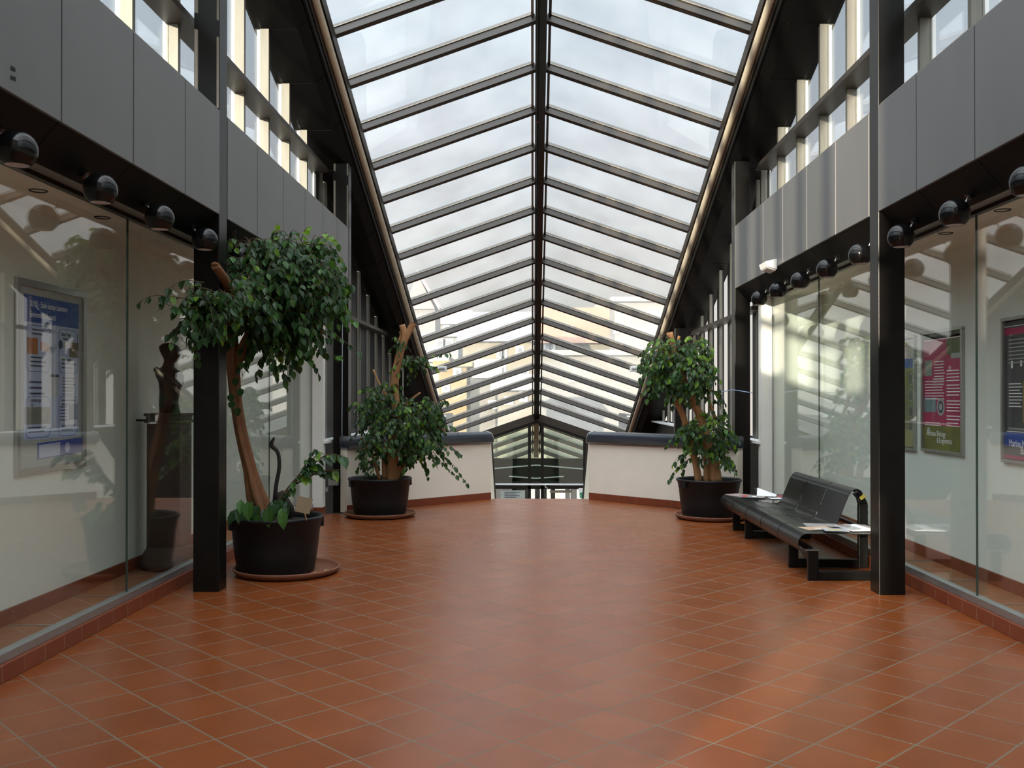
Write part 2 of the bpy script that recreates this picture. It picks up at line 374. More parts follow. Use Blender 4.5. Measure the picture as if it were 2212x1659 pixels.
# ------------------------------------------------------------------ side walls: curb, vitrine, fascia
for s, nm in SIDES:
    X = lambda d: side(s, d)
    L = dict(left='left', right='right')[nm]
    b = MB(); b.box(X(3.07), X(3.20), -4, 12.96, 0, .10)
    struct(b.build('baseboard_' + nm, M['curb'], bevel=.004), 'red tile curb under the glass showcase, %s side' % nm)
    b = MB(); b.box(X(3.095), X(3.165), -4, 12.95, .10, .155)
    struct(b.build('trim_1', M['alu'], bevel=.004))
    b = MB(); b.box(X(3.81), X(4.0), -4, 13.1, -.1, 3.3); b.box(X(3.12), X(3.81), 12.97, 13.1, .1, 3.0)
    struct(b.build('wall_' + nm, M['vitwall']), 'pale back wall of the showcase, %s side' % nm)
    b = MB(); b.box(X(3.79), X(3.812), -4, 12.97, 0.002, .113)
    struct(b.build('baseboard_' + nm, M['curb']))
    b = MB(); b.box(X(3.2), X(3.81), -4, 12.97, 0, .004)
    struct(b.build('floor', M['vitrine_floor']))
    for y in ([5.62, 6.60, 7.58, 8.56, 9.54, 10.52, 11.5] if s < 0 else [6.45, 7.43, 8.39, 9.39, 10.37, 11.35]):
        struct(MB().box(X(3.22), X(3.78), y - .011, y + .011, .004, .010).build('trim_9', M['alu']))
    b = MB(); b.box(X(3.17), X(3.81), -4, 12.97, 2.98, 3.0)
    struct(b.build('ceiling', M['cream']))
    # pier at the end of the showcase
    b = MB(); b.box(X(2.97), X(3.115), 12.93, 13.10, .10, 3.1)
    struct(b.build('wall_' + nm, M['white']), 'narrow white pier at the end of the showcase, %s side' % nm)
    b = MB(); b.box(X(2.97), X(3.115), 12.92, 13.10, 0, .10)
    struct(b.build('baseboard_' + nm, M['curb']))
    # glass sheets
    joints = [-4, 3.1, 7.03, 10.86, 12.95]
    g = sempty('window_%d' % (1 if s < 0 else 2), (X(3.12), 0, .155), 'tall clear glass front of the showcase, %s side' % nm)
    for a, c in zip(joints, joints[1:]):
        MB().box(X(3.122), X(3.130), a + .004, c - .004, .15, 2.945).build('glass_sheet', M['vglass'], g)
    for j in joints[1:-1]:
        MB().box(X(3.120), X(3.133), j - .0045, j + .0045, .15, 2.945).build('glass_joint', M['edge'], g)
    MB().box(X(3.10), X(3.15), -4, 12.95, 2.93, 2.965).build('head_rail', M['black'], g)
    MB().box(X(3.112), X(3.135), 12.915, 12.95, .155, 2.94).build('end_strip', M['alu'], g)
    b = MB(); b.box(X(3.11), X(3.16), -4, 12.96, 2.965, 3.11)
    struct(b.build('trim_2', mat('grey_green_head_panel_' + nm, (.10, .11, .10), .5)))
    # fascia of grey panels, its soffit and its sill
    seams = [-3.2, -2.2 + .0, -1.3, -.4, .5, 1.4, 2.2, 3.25, 4.23, 5.16, 6.10, 7.02, 7.80, 8.0, 8.87, 9.80, 10.74, 11.65, 12.5, 13.27]
    b = MB().box(X(COLI + .012), X(3.02), -4, 13.29, 3.118, 3.955)
    f = struct(b.build('trim_3', M['gap']), 'overhanging band of grey metal panels above the showcase, %s side' % nm)
    for a, c in zip(seams, seams[1:]):
        if (a, c) == (7.80, 8.0): continue
        MB().box(X(COLI - .002), X(COLI + .02), a + .008, c - .008, 3.105, 3.962).build('panel', M['fascia'], f, bevel=.003)
    for a, c in zip(seams, seams[1:]):
        pr = [(2.702, 3.112), (2.88, 2.905), (2.895, 2.915), (2.895, 2.96), (2.75, 3.116)]
        MB().sweep([(X(d), a + .004, z) for d, z in pr], [(X(d), c - .004, z) for d, z in pr]).build('soffit_panel', M['soffit'], f)
    MB().box(X(2.89), X(3.13), -4, 12.96, 2.958, 2.975).build('recess_strip', M['recess'], f)
    MB().box(X(COLI + .02), X(3.10), -4, 13.29, 3.955, 3.985).build('sill', M['bronze_light'], f)
    MB().box(X(3.02), X(4.0), -4, 13.29, 3.0, 3.98).build('roof_slab', M['gap'], f)
    if s < 0:
        hb = MB()
        for px, py in ((25, 147), (30, 150), (25, 168), (31, 170)):
            q = Vector((X(COLI - .002), 0, 0)); r = at(px, py, 1) - Vector((0, 0, CAMH)); k_ = q.x / r.x; c_ = Vector((0, 0, CAMH)) + r * k_
            hb.box(c_.x, c_.x + .004, c_.y - .008, c_.y + .008, c_.z - .009, c_.z + .009)
        hb.build('fixing_hole', M['gap'], f)
    # clerestory windows
    zs = lambda Y: 9.48 - SLOPE * Y + .0
    my = [9.80 - .918 * k for k in range(1, 14)][::-1] + [9.80, 10.72, 11.64, 12.55, 13.46]
    g = sempty('window_%d' % (3 if s < 0 else 4), (X(3.1), 0, 3.98), 'clerestory windows above the grey panels, %s side' % nm)
    for y in my:
        if y < -3.5: continue
        MB().box(X(3.10), X(3.20), y, y + .055, 3.98, zs(y) + .02).build('mullion', M['mull'], g)
        MB().box(X(3.20), X(3.235), y + .012, y + .043, 3.98, zs(y)).build('outer_cap', M['whitep'], g)
    for a, c in zip(my, my[1:]):
        if a < -3.5: continue
        b = MB(); X0, X1 = X(3.178), X(3.186)
        b.hexa([(X0, a + .055, 3.98), (X1, a + .055, 3.98), (X1, c, 3.98), (X0, c, 3.98), (X0, a + .055, zs(a)), (X1, a + .055, zs(a)), (X1, c, zs(c)), (X0, c, zs(c))])
        b.build('pane', M['wglass'], g)
    MB().box(X(2.97), X(3.20), -4, 13.29, 4.745, 4.80).build('transom', M['brown'], g)
    MB().box(X(3.10), X(3.20), -4, 13.29, 3.975, 4.03).build('bottom_rail', M['mull'], g)
    # lower walls along the stairwell
    b = MB(); b.box(X(3.12), X(3.30), 13.1, 36, -3.4, 1.0)
    struct(b.build('wall_' + nm, M['darkpane']))
    b = MB(); b.box(X(2.93), X(3.25), 13.0, 31, .965, 1.0)
    struct(b.build('trim_4', M['whitep']), 'white window sill running behind the parapet, %s side' % nm)
    b = MB(); b.box(X(2.93), X(3.14), 13.08, 13.28, .30, .345)
    struct(b.build('trim_5', M['alu']))
    g = sempty('window_%d' % (5 if s < 0 else 6), (X(3.1), 13.5, 1.0), 'dark windows between mullions along the stairwell, %s side' % nm)
    yy = [13.75 + .905 * k for k in range(16)]
    for y in yy:
        top = zs(y) + .02
        if top < 1.1: continue
        MB().box(X(3.10), X(3.22 if s < 0 else 3.155), y, y + .055, 1.0, top).build('mullion', M['mull'], g)
    for a, c in zip([13.3] + yy, yy):
        za, zc = zs(a), zs(c)
        if zc < 1.05: continue
        gap = .05 if a > 13.4 else 0
        b = MB(); X0, X1 = X(3.15), X(3.175); c2 = c - (.42 if s > 0 else .035)
        b.hexa([(X0, a, 1.0), (X1, a, 1.0), (X1, c2, 1.0), (X0, c2, 1.0), (X0, a, za), (X1, a, za), (X1, c2, zc), (X0, c2, zc)])
        b.build('dark_pane', M['darkpane'], g)
    MB().box(X(2.97), X(3.15), 13.5, 18.9, 2.83, 2.885).build('transom', M['brown'], g)
    # eaves: soffit, gutter, duct
    def eave(prof, y0, y1): return [[(X(d), y, h - SLOPE * y) for d, h in prof] for y in (y0, y1)]
    sf = sempty('ceiling', (X(2.9), 0, 9.4), 'sloping black soffit panels under the eaves, %s side' % nm)
    ys = [-4 + .916 * k for k in range(-0, 41)]
    ys = [9.80 + .918 * k + .0 for k in range(-15, 25)]
    for a, c in zip(ys, ys[1:]):
        A, B_ = eave([(3.24, 9.485), (2.77, 9.485), (2.66, 9.585), (2.66, 9.63), (2.78, 9.53), (3.24, 9.53)], a + .006, c - .006)
        MB().sweep(A, B_).build('soffit_panel', M['soffit'], sf)
    A, B_ = eave([(2.655, 9.60), (2.625, 9.60), (2.625, 9.98), (2.655, 9.98)], -4, 32.2)
    struct(MB().sweep(A, B_).build('beam', M['soffit']), 'black eaves beam under the glass roof, %s side' % nm)
    A, B_ = eave([(3.30, 9.56), (2.66, 9.66), (2.66, 9.98), (2.62, 10.0), (3.30, 9.9)], -4, 32.2)
    struct(MB().sweep(A, B_).build('trim_6', M['gap']))
    gt = sempty('gutter', (X(2.55), 0, 9.8), 'brown eaves tray holding a ribbed heating duct, %s side' % nm)
    A, B_ = eave([(2.50, 9.74), (2.497, 9.70), (2.49, 9.93), (2.52, 9.93)], -4, 32.2)
    A, B_ = eave([(2.535, 9.86), (2.505, 9.835), (2.488, 9.93), (2.50, 9.97), (2.53, 9.97)], -4, 32.2)
    MB().sweep(A, B_).build('inner_rail', M['brown'], gt)
    A, B_ = eave([(2.535, 9.90), (2.50, 9.985), (2.63, 9.985), (2.635, 9.72), (2.615, 9.70), (2.605, 9.71), (2.61, 9.90)], -4, 32.2)
    MB().sweep(A, B_).build('tray', M['brown'], gt)
    A, B_ = eave([(2.540, 9.846), (2.534, 9.842), (2.530, 9.85), (2.536, 9.855)], -4, 32.2)
    MB().sweep(A, B_).build('bright_edge', M['bronze_light'], gt)
    P = []; R = []
    y = 1.0; k = 0
    while y < 31.5:
        P.append((X(2.568), y, 9.800 - SLOPE * y)); R.append(.048 if k % 2 else .041); y += .021 if y < 22 else .05; k += 1
    MB().tube(P, R, n=12, smooth=True).build('ribbed_duct', M['duct'], gt)

# ------------------------------------------------------------------ glass roof
rb = Vector((0, 1, -SLOPE)).normalized()
ri = 0
RY = [12.396 + .92 * k for k in range(-13, 22)]
RY = [y for y in RY if y < 32.3 and not (27.9 < y < 28.5)]
nup = Vector((0, SLOPE, 1)).normalized()
for k, y in enumerate(RY):
    for s, nm in SIDES:
        d = Vector((s, 0, -PITCHR)).normalized(); ln = (EAVE - .05) / d.x * s
        n2 = d.cross(rb) * s; n2 = n2 if n2.z > 0 else -n2
        t = n2.cross(d).normalized()           # along the fall of the roof
        if t.y < 0: t = -t
        p0 = Vector((side(s, .05), y, zr(y) + .0))
        def bar(w0, w1, h0, h1):
            a = [p0 + t * w0 + n2 * h0, p0 + t * w1 + n2 * h0, p0 + t * w1 + n2 * h1, p0 + t * w0 + n2 * h1]
            return a, [q + d * ln for q in a]
        o = bpy.data.objects.new('roof_rafter', None); col.objects.link(o); o.location = p0; o.empty_display_size = .1
        struct(o)
        vis = [q for q in RY if q > 11][::-1]
        if y in vis:
            o['label'] = 'dark bronze glass-roof rafter on the %s slope, %s up from the stair end' % (nm, ordinal(vis.index(y)))
        o['category'] = 'rafter'; o['group'] = 'rafters of the glass roof'
        MB().sweep(*bar(-.035, .035, 0, .10)).build('beam', M['brown'], o)
        MB().sweep(*bar(-.048, .048, .10, .113)).build('glazing_bar', M['bronze_light'], o)
        MB().sweep(*bar(-.042, .042, .113, .15)).build('cap', M['brown'], o)
for s, nm in SIDES:
    d = Vector((s, 0, -PITCHR)).normalized(); n2 = d.cross(rb); n2 = n2 if n2.z > 0 else -n2
    A = [Vector((side(s, .04), y, zr(y))) + n2 * h for y, h in ((-4, .118), (32.3, .118), (32.3, .126), (-4, .126))]
    A = [A[0], A[1], A[2], A[3]]
    Bp = [q + d * ((EAVE + .02) / abs(d.x)) for q in A]
    struct(MB().sweep(A, Bp).build('window_%d' % (7 if s < 0 else 8), M['rglass']), 'long %s slope of the glass roof' % nm)
rd = sempty('ridge_beam', (XC, 0, zr(0)), 'black ridge beam running down the middle of the glass roof')
A = [[(XC + x, y, zr(y) + z) for x, z in ((-.075, -.05), (.075, -.05), (.075, .13), (-.075, .13))] for y in (-4, 32.25)]
MB().sweep(*A).build('beam', M['black'], rd)
for x in (-.115, .115):
    A = [[(XC + x + q, y, zr(y) + z) for q, z in ((-.018, .06), (.018, .06), (.018, .10), (-.018, .10))] for y in (-4, 32.25)]
    MB().sweep(*A).build('ridge_glazing_bar', M['bronze_light'] if x < 0 else M['brown'], rd)
MB().tube([(XC - .035, -4, zr(-4) - .075), (XC - .035, 28.2, zr(28.2) - .075), (XC - .02, 28.3, zr(28.3) - .14), (XC + .10, 28.3, zr(28.3) - .17), (XC + .12, 28.32, zr(28.3) - .4)], .019, 8).build('conduit', M['black'], rd)
MB().box(XC - .05, XC - .02, 14.30, 14.33, zr(14.3) - .10, zr(14.3) - .07).build('indicator_light', M['red'], rd)

# ------------------------------------------------------------------ unseen wall added behind the camera to keep the sun out
b = MB(); b.box(-3.3, 3.5, -4.25, -4, -.2, 12.4)
struct(b.build('wall_back', M['cream']))

# ------------------------------------------------------------------ far glass partition and the end of the hall
YP = 28.3
pt = sempty('door_1', (XC, YP, -3.4), 'dark framed glass partition with doors at the foot of the stairs')
zg = lambda x, off=0: zr(YP) - PITCHR * abs(x - XC) + off
for s, nm in SIDES:
    xs = (XC, side(s, EAVE + .1))
    A = [(xs[0], YP - .06, zg(xs[0]) - .07), (xs[0], YP + .06, zg(xs[0]) - .07), (xs[0], YP + .06, zg(xs[0]) + .16), (xs[0], YP - .06, zg(xs[0]) + .16)]
    B_ = [(xs[1], YP - .06, zg(xs[1]) - .07), (xs[1], YP + .06, zg(xs[1]) - .07), (xs[1], YP + .06, zg(xs[1]) + .16), (xs[1], YP - .06, zg(xs[1]) + .16)]
    MB().sweep(A, B_).build('gable_beam', M['brown'], pt)
    A = [(x, y, z - .16) for x, y, z in A[:2]] + [(x, y, z - .23) for x, y, z in A[2:]]
    A = [(xs[0], YP - .04, zg(xs[0]) - .15), (xs[0], YP + .04, zg(xs[0]) - .15), (xs[0], YP + .04, zg(xs[0]) - .07), (xs[0], YP - .04, zg(xs[0]) - .07)]
    B_ = [(xs[1], y, z - PITCHR * (EAVE + .1)) for x, y, z in A]
    MB().sweep(A, B_).build('frame_head', M['black'], pt)
for x, wd in ((-.10, .09), (.28, .09), (1.54, .10), (-1.34, .10), (2.45, .1), (-2.25, .1)):
    MB().box(x - wd / 2, x + wd / 2, YP - .05, YP + .05, -3.4, zg(x) - .08).build('mullion', M['black'], pt)
MB().box(-3.1, 3.3, YP - .05, YP + .05, -1.12, -1.02).build('door_head', M['black'], pt)
MB().box(-3.1, 3.3, YP - .09, YP - .05, -1.00, -.955).build('light_rail', M['whitep'], pt)
xp = [-2.25, -1.34, -.10, .28, 1.54, 2.45]
for a, c in zip(xp, xp[1:]):
    b = MB(); y0, y1 = YP - .005, YP + .005
    top = [(a, zg(a) - .1), (c, zg(c) - .1)] if not (a < XC < c) else [(a, zg(a) - .1), (XC, zg(XC) - .1), (c, zg(c) - .1)]
    pol = [(a, -1.02)] + top + [(c, -1.02)]
    b.sweep([(x, y0, z) for x, z in pol], [(x, y1, z) for x, z in pol]).build('glass_pane', M['tglass'], pt)
    MB().box(a, c, y0, y1, -3.4, -1.12).build('door_glass', M['wglass'], pt)
for x0, x1, z in ((-.96, -.233, -2.6),):
    MB().box(x0, x1, YP - .03, YP - .012, z, -1.16).build('notice_panel', mat('pale_green_notice', (.46, .52, .47), .5), pt)
    for k in range(4): MB().box(x0 + .12, x1 - .16 - .1 * (k % 2), YP - .036, YP - .03, -1.22 - .05 * k, -1.205 - .05 * k).build('text_line', M['ink'], pt)
MB().box(.50, 1.15, YP - .12, YP - .05, -1.22, -1.15).build('door_closer', M['bronze_light'], pt)
MB().tube([at(1188, 1047, YP - .1), at(1179, 1047, YP - .1), at(1178, 1052, YP - .1), at(1183, 1055, YP - .1)], .012, 8).build('hook_arm', M['whitep'], pt)
ex = thing('exit_sign', (1.43, YP - .3, -1.3), 'small green exit sign above the far doors', 'sign')
MB().box(1.37, 1.49, YP - .33, YP - .29, -1.34, -1.20).build('panel', M['green'], ex)
MB().box(1.34, 1.50, YP - .33, YP - .29, -1.19, -1.06).build('housing', M['whitep'], ex)
b = MB(); b.quad((1.445, YP - .332, -1.30), (1.475, YP - .332, -1.30), (1.475, YP - .332, -1.225), (1.445, YP - .332, -1.225))
b.obox((1.405, YP - .332, -1.25), (1, 0, 0), (0, 1, 0), (0, 0, 1), .008, .001, .008).obox((1.403, YP - .332, -1.285), (1, 0, .5), (0, 1, 0), (-.5, 0, 1), .007, .001, .022)
b.build('running_figure_mark', M['whiteink'], ex)
# end wall behind the partition
b = MB(); b.box(-3.1, 3.3, 29.75, 29.95, -1.05, -.31)
struct(b.build('wall_far', M['darkpane']), 'dark bulkhead behind the far glass partition')
b = MB(); b.box(-3.1, 3.3, 32.4, 32.55, -3.4, -.9)
b = MB()
gl = [(1147, 1155.5), (1166.3, 1168.2), (1181, 1189.6), (1199, 1221), (1231, 1232.3), (1246, 1255.5)]
xs_ = [(at(p, 1060, 28.6).x, at(q, 1060, 28.6).x) for p, q in gl]
edges = [-3.1] + [v for q in xs_ for v in q] + [3.3]
for k in range(0, len(edges), 2): b.box(edges[k], edges[k + 1], 28.55, 28.63, -3.4, -1.0)
b.box(-3.1, 3.3, 28.55, 28.63, -1.10, -1.0)
struct(b.build('wall_far', M['darkpane']), 'dark door leaves with bright panes at the foot of the stairs')
b = MB(); b.box(-3.1, 3.3, 28.63, 29.75, -1.06, -1.02)
struct(b.build('ceiling', M['soffit']))
for z0, z1, hx in ((-.53, -.655, 1.55), (-.94, -.88, .85)):  # white bars standing in for reflected light strips before the bulkhead
    y = 29.70
    o = MB()
    for sg in (-1, 1): o.sweep([(XC, y, z0), (XC, y + .03, z0), (XC, y + .03, z0 + .032), (XC, y, z0 + .032)], [(XC + sg * hx, y, z1), (XC + sg * hx, y + .03, z1), (XC + sg * hx, y + .03, z1 + .032), (XC + sg * hx, y, z1 + .032)])
    struct(o.build('trim_7', M['whitep']))
# ------------------------------------------------------------------ parapets round the stair head
def parapet(s, nm):
    e0 = Vector((side(s, .775), 14.98, 0)); e1 = Vector((side(s, 2.68), 13.14, 0))
    u = (e1 - e0).normalized(); n = Vector((-u.y * -s, 0, 0)); n = Vector((u.y, -u.x, 0))
    if n.y > 0: n = -n                          # towards the camera
    g = sempty('wall_parapet', e0, 'cream stair parapet with dark rounded coping, %s side' % nm)
    L = (e1 - e0).length
    P = lambda a, d, z: e0 + u * a + n * d + Vector((0, 0, z))
    MB().hexa([P(0, 0, 0), P(L, 0, 0), P(L, -.16, 0), P(0, -.16, 0), P(.0, 0, .90), P(L, 0, .90), P(L, -.16, .90), P(.0, -.16, .90)]).build('wall', M['cream'], g)
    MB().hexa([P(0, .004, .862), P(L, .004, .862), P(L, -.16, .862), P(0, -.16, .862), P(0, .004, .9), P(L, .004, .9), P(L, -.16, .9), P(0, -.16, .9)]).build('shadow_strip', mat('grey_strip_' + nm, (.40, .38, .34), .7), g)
    MB().hexa([P(0, .014, 0), P(L, .014, 0), P(L, 0, 0), P(0, 0, 0), P(0, .014, .105), P(L, .014, .105), P(L, 0, .105), P(0, 0, .105)]).build('tile_skirting', M['curb_d'], g)
    # coping: rounded towards the camera and over the free end
    prof = [(.035, .885), (.05, .90)] + [(.05 - .09 * (1 - math.cos(t)), .975 + .085 * math.sin(t)) for t in [PI / 2 * k / 6 for k in range(7)]]
    prof += [(-.16, 1.06), (-.19, 1.03), (-.19, .90), (-.18, .885)]
    rows = []
    cuts = [(-.02, .085), (-.017, .06), (-.008, .036), (.012, .016), (.045, .003), (.085, 0), (L, 0)]
    b = MB()
    for a, dz in cuts:
        rows.append(b.add([P(a, d, max(.885, z - dz * (0 if z < .93 else 1))) for d, z in prof]))
    m = len(prof)
    for r0, r1 in zip(rows, rows[1:]):
        for k in range(m): b.face((r0 + k, r0 + (k + 1) % m, r1 + (k + 1) % m, r1 + k), 1 <= k < m - 3)
    b.face([rows[0] + k for k in range(m)]); b.face([rows[-1] + k for k in range(m)][::-1])
    b.build('coping', M['cap'], g)
    MB().tube([P(-.022, .05, .89), P(-.022, .045, .96), P(-.01, .02, 1.025), P(.03, -.02, 1.055), P(.06, -.08, 1.064)], .008, 6).build('coping_edge', M['alu'], g)
    # side wall of the stair, falling with the steps
    x0, x1 = side(s, .775), side(s, .905)
    y0, y1 = 14.98, 20.4
    k = .70
    pol = [(y0, -.3), (y0, .98), (y0 + .08, .98), (y1, .98 - k * (y1 - y0)), (y1, -3.4), (y0, -3.4)]
    MB().sweep([(x0, y, z) for y, z in pol], [(x1, y, z) for y, z in pol]).build('stair_side_wall', M['cream'], g)
    pol = [(y0 - .0, .985), (y0 + .09, .985), (y1, .985 - k * (y1 - y0)), (y1, 1.05 - k * (y1 - y0)), (y0 + .1, 1.05), (y0, 1.05)]
    MB().sweep([(x0 - s * .02, y, z) for y, z in pol], [(x1 + s * .02, y, z) for y, z in pol]).build('stair_coping', M['black'], g)
parapet(-1, 'left'); parapet(1, 'right')


# ================================================================== things
# ------------------------------------------------------------------ spherical spotlights under the fascias
def make_lamp(s, y, z, label, group):
    x = side(s, 2.715)
    o = thing('globe_spotlight', (x, y, z), label, 'lamp', group)
    r = .100; prof = [(0, r)] + [(r * math.sin(t), r * math.cos(t)) for t in [math.radians(7.1 * k) for k in range(1, 21)]]
    prof += [(.058, -.0775)]
    MB().lathe(prof, (x, y, z), 36).build('shade', M['lamp'], o)
    MB().lathe([(.060, -.0775), (.056, -.060), (.046, -.03), (.03, -.01), (0, -.004)], (x, y, z), 28).build('reflector', M['lampin'], o)
    p0 = Vector((side(s, 2.828), y, 2.960)); n = Vector((-s * .751, 0, -.659)); p1 = p0 + n * .034
    MB().tube([p0 + n * .001, p1], [.029, .027], 14, smooth=False).build('mount', M['lamp'], o)
    MB().tube([p1 - n * .003, Vector((x + s * .07, y, z + .066))], .006, 8).build('stem', M['alu'], o)
    return o
left_lab = ['black globe spotlight cut by the photo edge above the blue poster', 'black globe spotlight above the blue laboratory poster, second from the edge',
            'black globe spotlight above the left glass joint, third from the edge', 'black globe spotlight in front of the nearest left column',
            'black globe spotlight just behind the nearest left column']
lz = 2.85
LY = [4.76, 5.69, 6.60, 7.52, 8.44, 9.36, 10.28, 11.20, 12.12]
p = None
for k, y in enumerate(LY):
    lab = left_lab[k] if k < 5 else 'black globe spotlight behind the big fig crown, %s beyond the nearest left column' % ordinal(k - 4)
    if p is None: p = o = make_lamp(-1, y, lz, lab, 'globe spotlights along the left showcase')
    else:
        o = copy_tree(p); o.location.y = y; o['label'] = lab
RYL = [5.50, 6.45, 7.38, 8.29, 9.22, 10.14, 11.05, 11.96]
right_lab = ['black globe spotlight cut by the photo edge above the right showcase', 'black globe spotlight above the right glass joint, near the photo edge',
             'black globe spotlight in front of the nearest right column', 'black globe spotlight just behind the nearest right column',
             'black globe spotlight second behind the nearest right column', 'black globe spotlight in the middle of the far right row of five',
             'black globe spotlight next to last at the far end of the right row', 'black globe spotlight at the far end of the right row, by the white pier']
p = None
for k, y in enumerate(RYL):
    if p is None: p = o = make_lamp(1, y, 2.83, right_lab[k], 'globe spotlights along the right showcase')
    else:
        o = copy_tree(p); o.location.y = y; o['label'] = right_lab[k]
for (x, y, lab) in ((-3.30, 6.29, 'flush downlight in the left showcase ceiling, nearer one'), (-3.30, 7.24, 'flush downlight in the left showcase ceiling, farther one'),
                    (3.46, 7.1, 'flush downlight in the right showcase ceiling, nearer one'), (3.47, 8.09, 'flush downlight in the right showcase ceiling, farther one')):
    tag(MB().lathe([(0, 2.982), (.045, 2.982), (.055, 2.973), (.06, 2.978), (.06, 2.985)], (x, y, 0), 24).build('downlight', M['gap']), lab, 'lamp', 'showcase downlights')

# ------------------------------------------------------------------ emergency light and stairwell lamps
o = thing('emergency_light', (2.79, 11.15, 3.14), 'white wedge-shaped emergency light on the right grey fascia', 'lamp')
MB().sweep([(2.80, 11.0, 3.07), (2.69, 11.0, 3.10), (2.67, 11.0, 3.16), (2.80, 11.0, 3.19)], [(2.80, 11.32, 3.07), (2.69, 11.32, 3.10), (2.67, 11.32, 3.16), (2.80, 11.32, 3.19)]).build('housing', M['whitep'], o)
MB().sweep([(2.79, 11.03, 3.055), (2.70, 11.03, 3.085), (2.69, 11.03, 3.10), (2.80, 11.03, 3.07)], [(2.79, 11.29, 3.055), (2.70, 11.29, 3.085), (2.69, 11.29, 3.10), (2.80, 11.29, 3.07)]).build('diffuser', M['lampin'], o)
for s, px, nm in ((-1, 955, 'left'), (1, 1371, 'right')):
    h = at(px, 797, 18.9)
    o = thing('stairwell_lamp', h, 'small white lamp on a thin black arm over the stairwell, %s side' % nm, 'lamp')
    MB().obox(h, (1, 0, 0), (0, 1, 0), (0, 0, 1), .09, .07, .055).build('lamp_head', M['whitep'], o, bevel=.012)
    MB().obox(h + Vector((0, 0, -.01)), (1, 0, 0), (0, 1, 0), (0, 0, 1), .06, .072, .02).build('lens', M['alu'], o)
    MB().tube([h + Vector((s * .08, 0, .03)), (side(s, COLI), 18.92, h.z + .04)], .013, 8).build('arm', M['black'], o)

# ------------------------------------------------------------------ leaves
NOGO = [(-9, -2.95, 0, 13, -9, 9), (-2.84, -2.52, 7.70, 8.05, -1, 9), (-2.78, -2.44, 8.28, 8.60, 2.7, 3.1), (-2.78, -2.44, 7.36, 7.69, 2.72, 3.1), (-2.78, -2.44, 9.2, 9.5, 2.7, 3.1), (-9, -2.53, 0, 14, 3.0, 4.2), (2.72, 4, 13.2, 13.6, -1, 9), (-2.62, -2.42, 7.0, 7.66, 2.52, 2.76)]
def leaf(b, p, d, n, L, W, k):
    for (x0, x1, y0, y1, z0, z1) in NOGO:
        if x0 < p.x < x1 and y0 < p.y < y1 and z0 < p.z < z1: return
    d = d.normalized(); q = d.cross(n)
    if q.length < 1e-4: q = d.cross(Vector((1, .3, .2)))
    q.normalize(); n = q.cross(d)
    c = L * .10
    i = b.add([p, p + d * L * .30 + q * W * .5 + n * c * .3, p + d * L * .66 + q * W * .42 - n * c * .4, p + d * L - n * c * 2.0, p + d * L * .66 - q * W * .42 - n * c * .4, p + d * L * .30 - q * W * .5 + n * c * .3,
               p + d * L * .30 - n * c * .25, p + d * L * .66 - n * c * .95])
    b.mat(k)
    for f in ((0, 1, 6), (1, 2, 7, 6), (2, 3, 7), (0, 6, 5), (6, 7, 4, 5), (7, 3, 4)): b.face([i + x for x in f], False)
def rv():
    while True:
        v = Vector((random.uniform(-1, 1), random.uniform(-1, 1), random.uniform(-1, 1)))
        if .05 < v.length < 1: return v
def spray(b, P, leafL, gap, young=.08, wr=.60, tip=0):
    """leaves hung alternately along a drooping twig"""
    Q, S = catmull(P, [1] * len(P), 5)
    b.mat(3).tube(Q, [.0045 * (1 - .7 * k / len(Q)) for k in range(len(Q))], 5)
    acc = 0; sgn = 1
    for a, c in zip(Q, Q[1:]):
        acc += (c - a).length
        while acc > gap:
            acc -= gap; sgn = -sgn
            t = (c - a).normalized(); sd = t.cross(Vector((0, 0, 1)))
            sd = sd.normalized() if sd.length > .01 else Vector((1, 0, 0))
            d = t * .55 + sd * sgn * .7 + Vector((0, 0, -.75)) + rv() * .4
            n = Vector((0, 0, 1)) * .7 + sd * sgn * .25 + Vector((0, -.5, 0)) + rv() * .5
            L = leafL * random.uniform(.7, 1.15)
            r = random.random()
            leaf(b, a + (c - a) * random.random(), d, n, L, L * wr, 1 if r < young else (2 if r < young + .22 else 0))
def cloud(b, c, rx, rz, ry, n, leafL, young=.08, tw=.26, gap=.042, up=0.):
    """n twigs springing from inside an ellipsoid and drooping at its skin"""
    for _ in range(n):
        v = rv(); v = v.normalized() * (v.length ** .45)
        p = c + Vector((v.x * rx, v.y * ry, v.z * rz))
        o = Vector((v.x, v.y, v.z * .7 + up)); o = (o + rv() * .55).normalized()
        l = tw * random.uniform(.6, 1.2)
        a = p - o * l * .6
        m = p + Vector((0, 0, .02)); e = p + o * l * .45 + Vector((0, 0, -l * .35))
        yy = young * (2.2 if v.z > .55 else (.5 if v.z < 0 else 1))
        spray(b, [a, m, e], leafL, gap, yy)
def ccloud(b, px, py, Y, rpx, rpy, rd, n, L, **k):
    s = Y / FPX
    cloud(b, at(px, py, Y), rpx * s, rpy * s, rd, n, L, **k)
LM = None
def pot(o, c):
    x, y = c
    prof = [(0, .013), (.333, .013), (.343, .024), (.375, .22), (.392, .40), (.398, .405), (.400, .445), (.405, .45), (.410, .485), (.425, .495), (.430, .510), (.422, .522), (.405, .522), (.395, .50), (.385, .455)]
    MB().lathe(prof, (x, y, 0), 56).build('pot', M['pot'], o)
    MB().lathe([(.388, .455), (.25, .47), (0, .478)], (x, y, 0), 32).build('soil', M['soil'], o)
    for a in (.35, PI + .5):
        p = Vector((x + .412 * math.cos(a), y + .412 * math.sin(a), .46)); t = Vector((-math.sin(a), math.cos(a), 0)); nn = Vector((math.cos(a), math.sin(a), 0))
        MB().obox(p, t, nn, (0, 0, 1), .045, .014, .05).build('lug', M['pot'], o, bevel=.006)
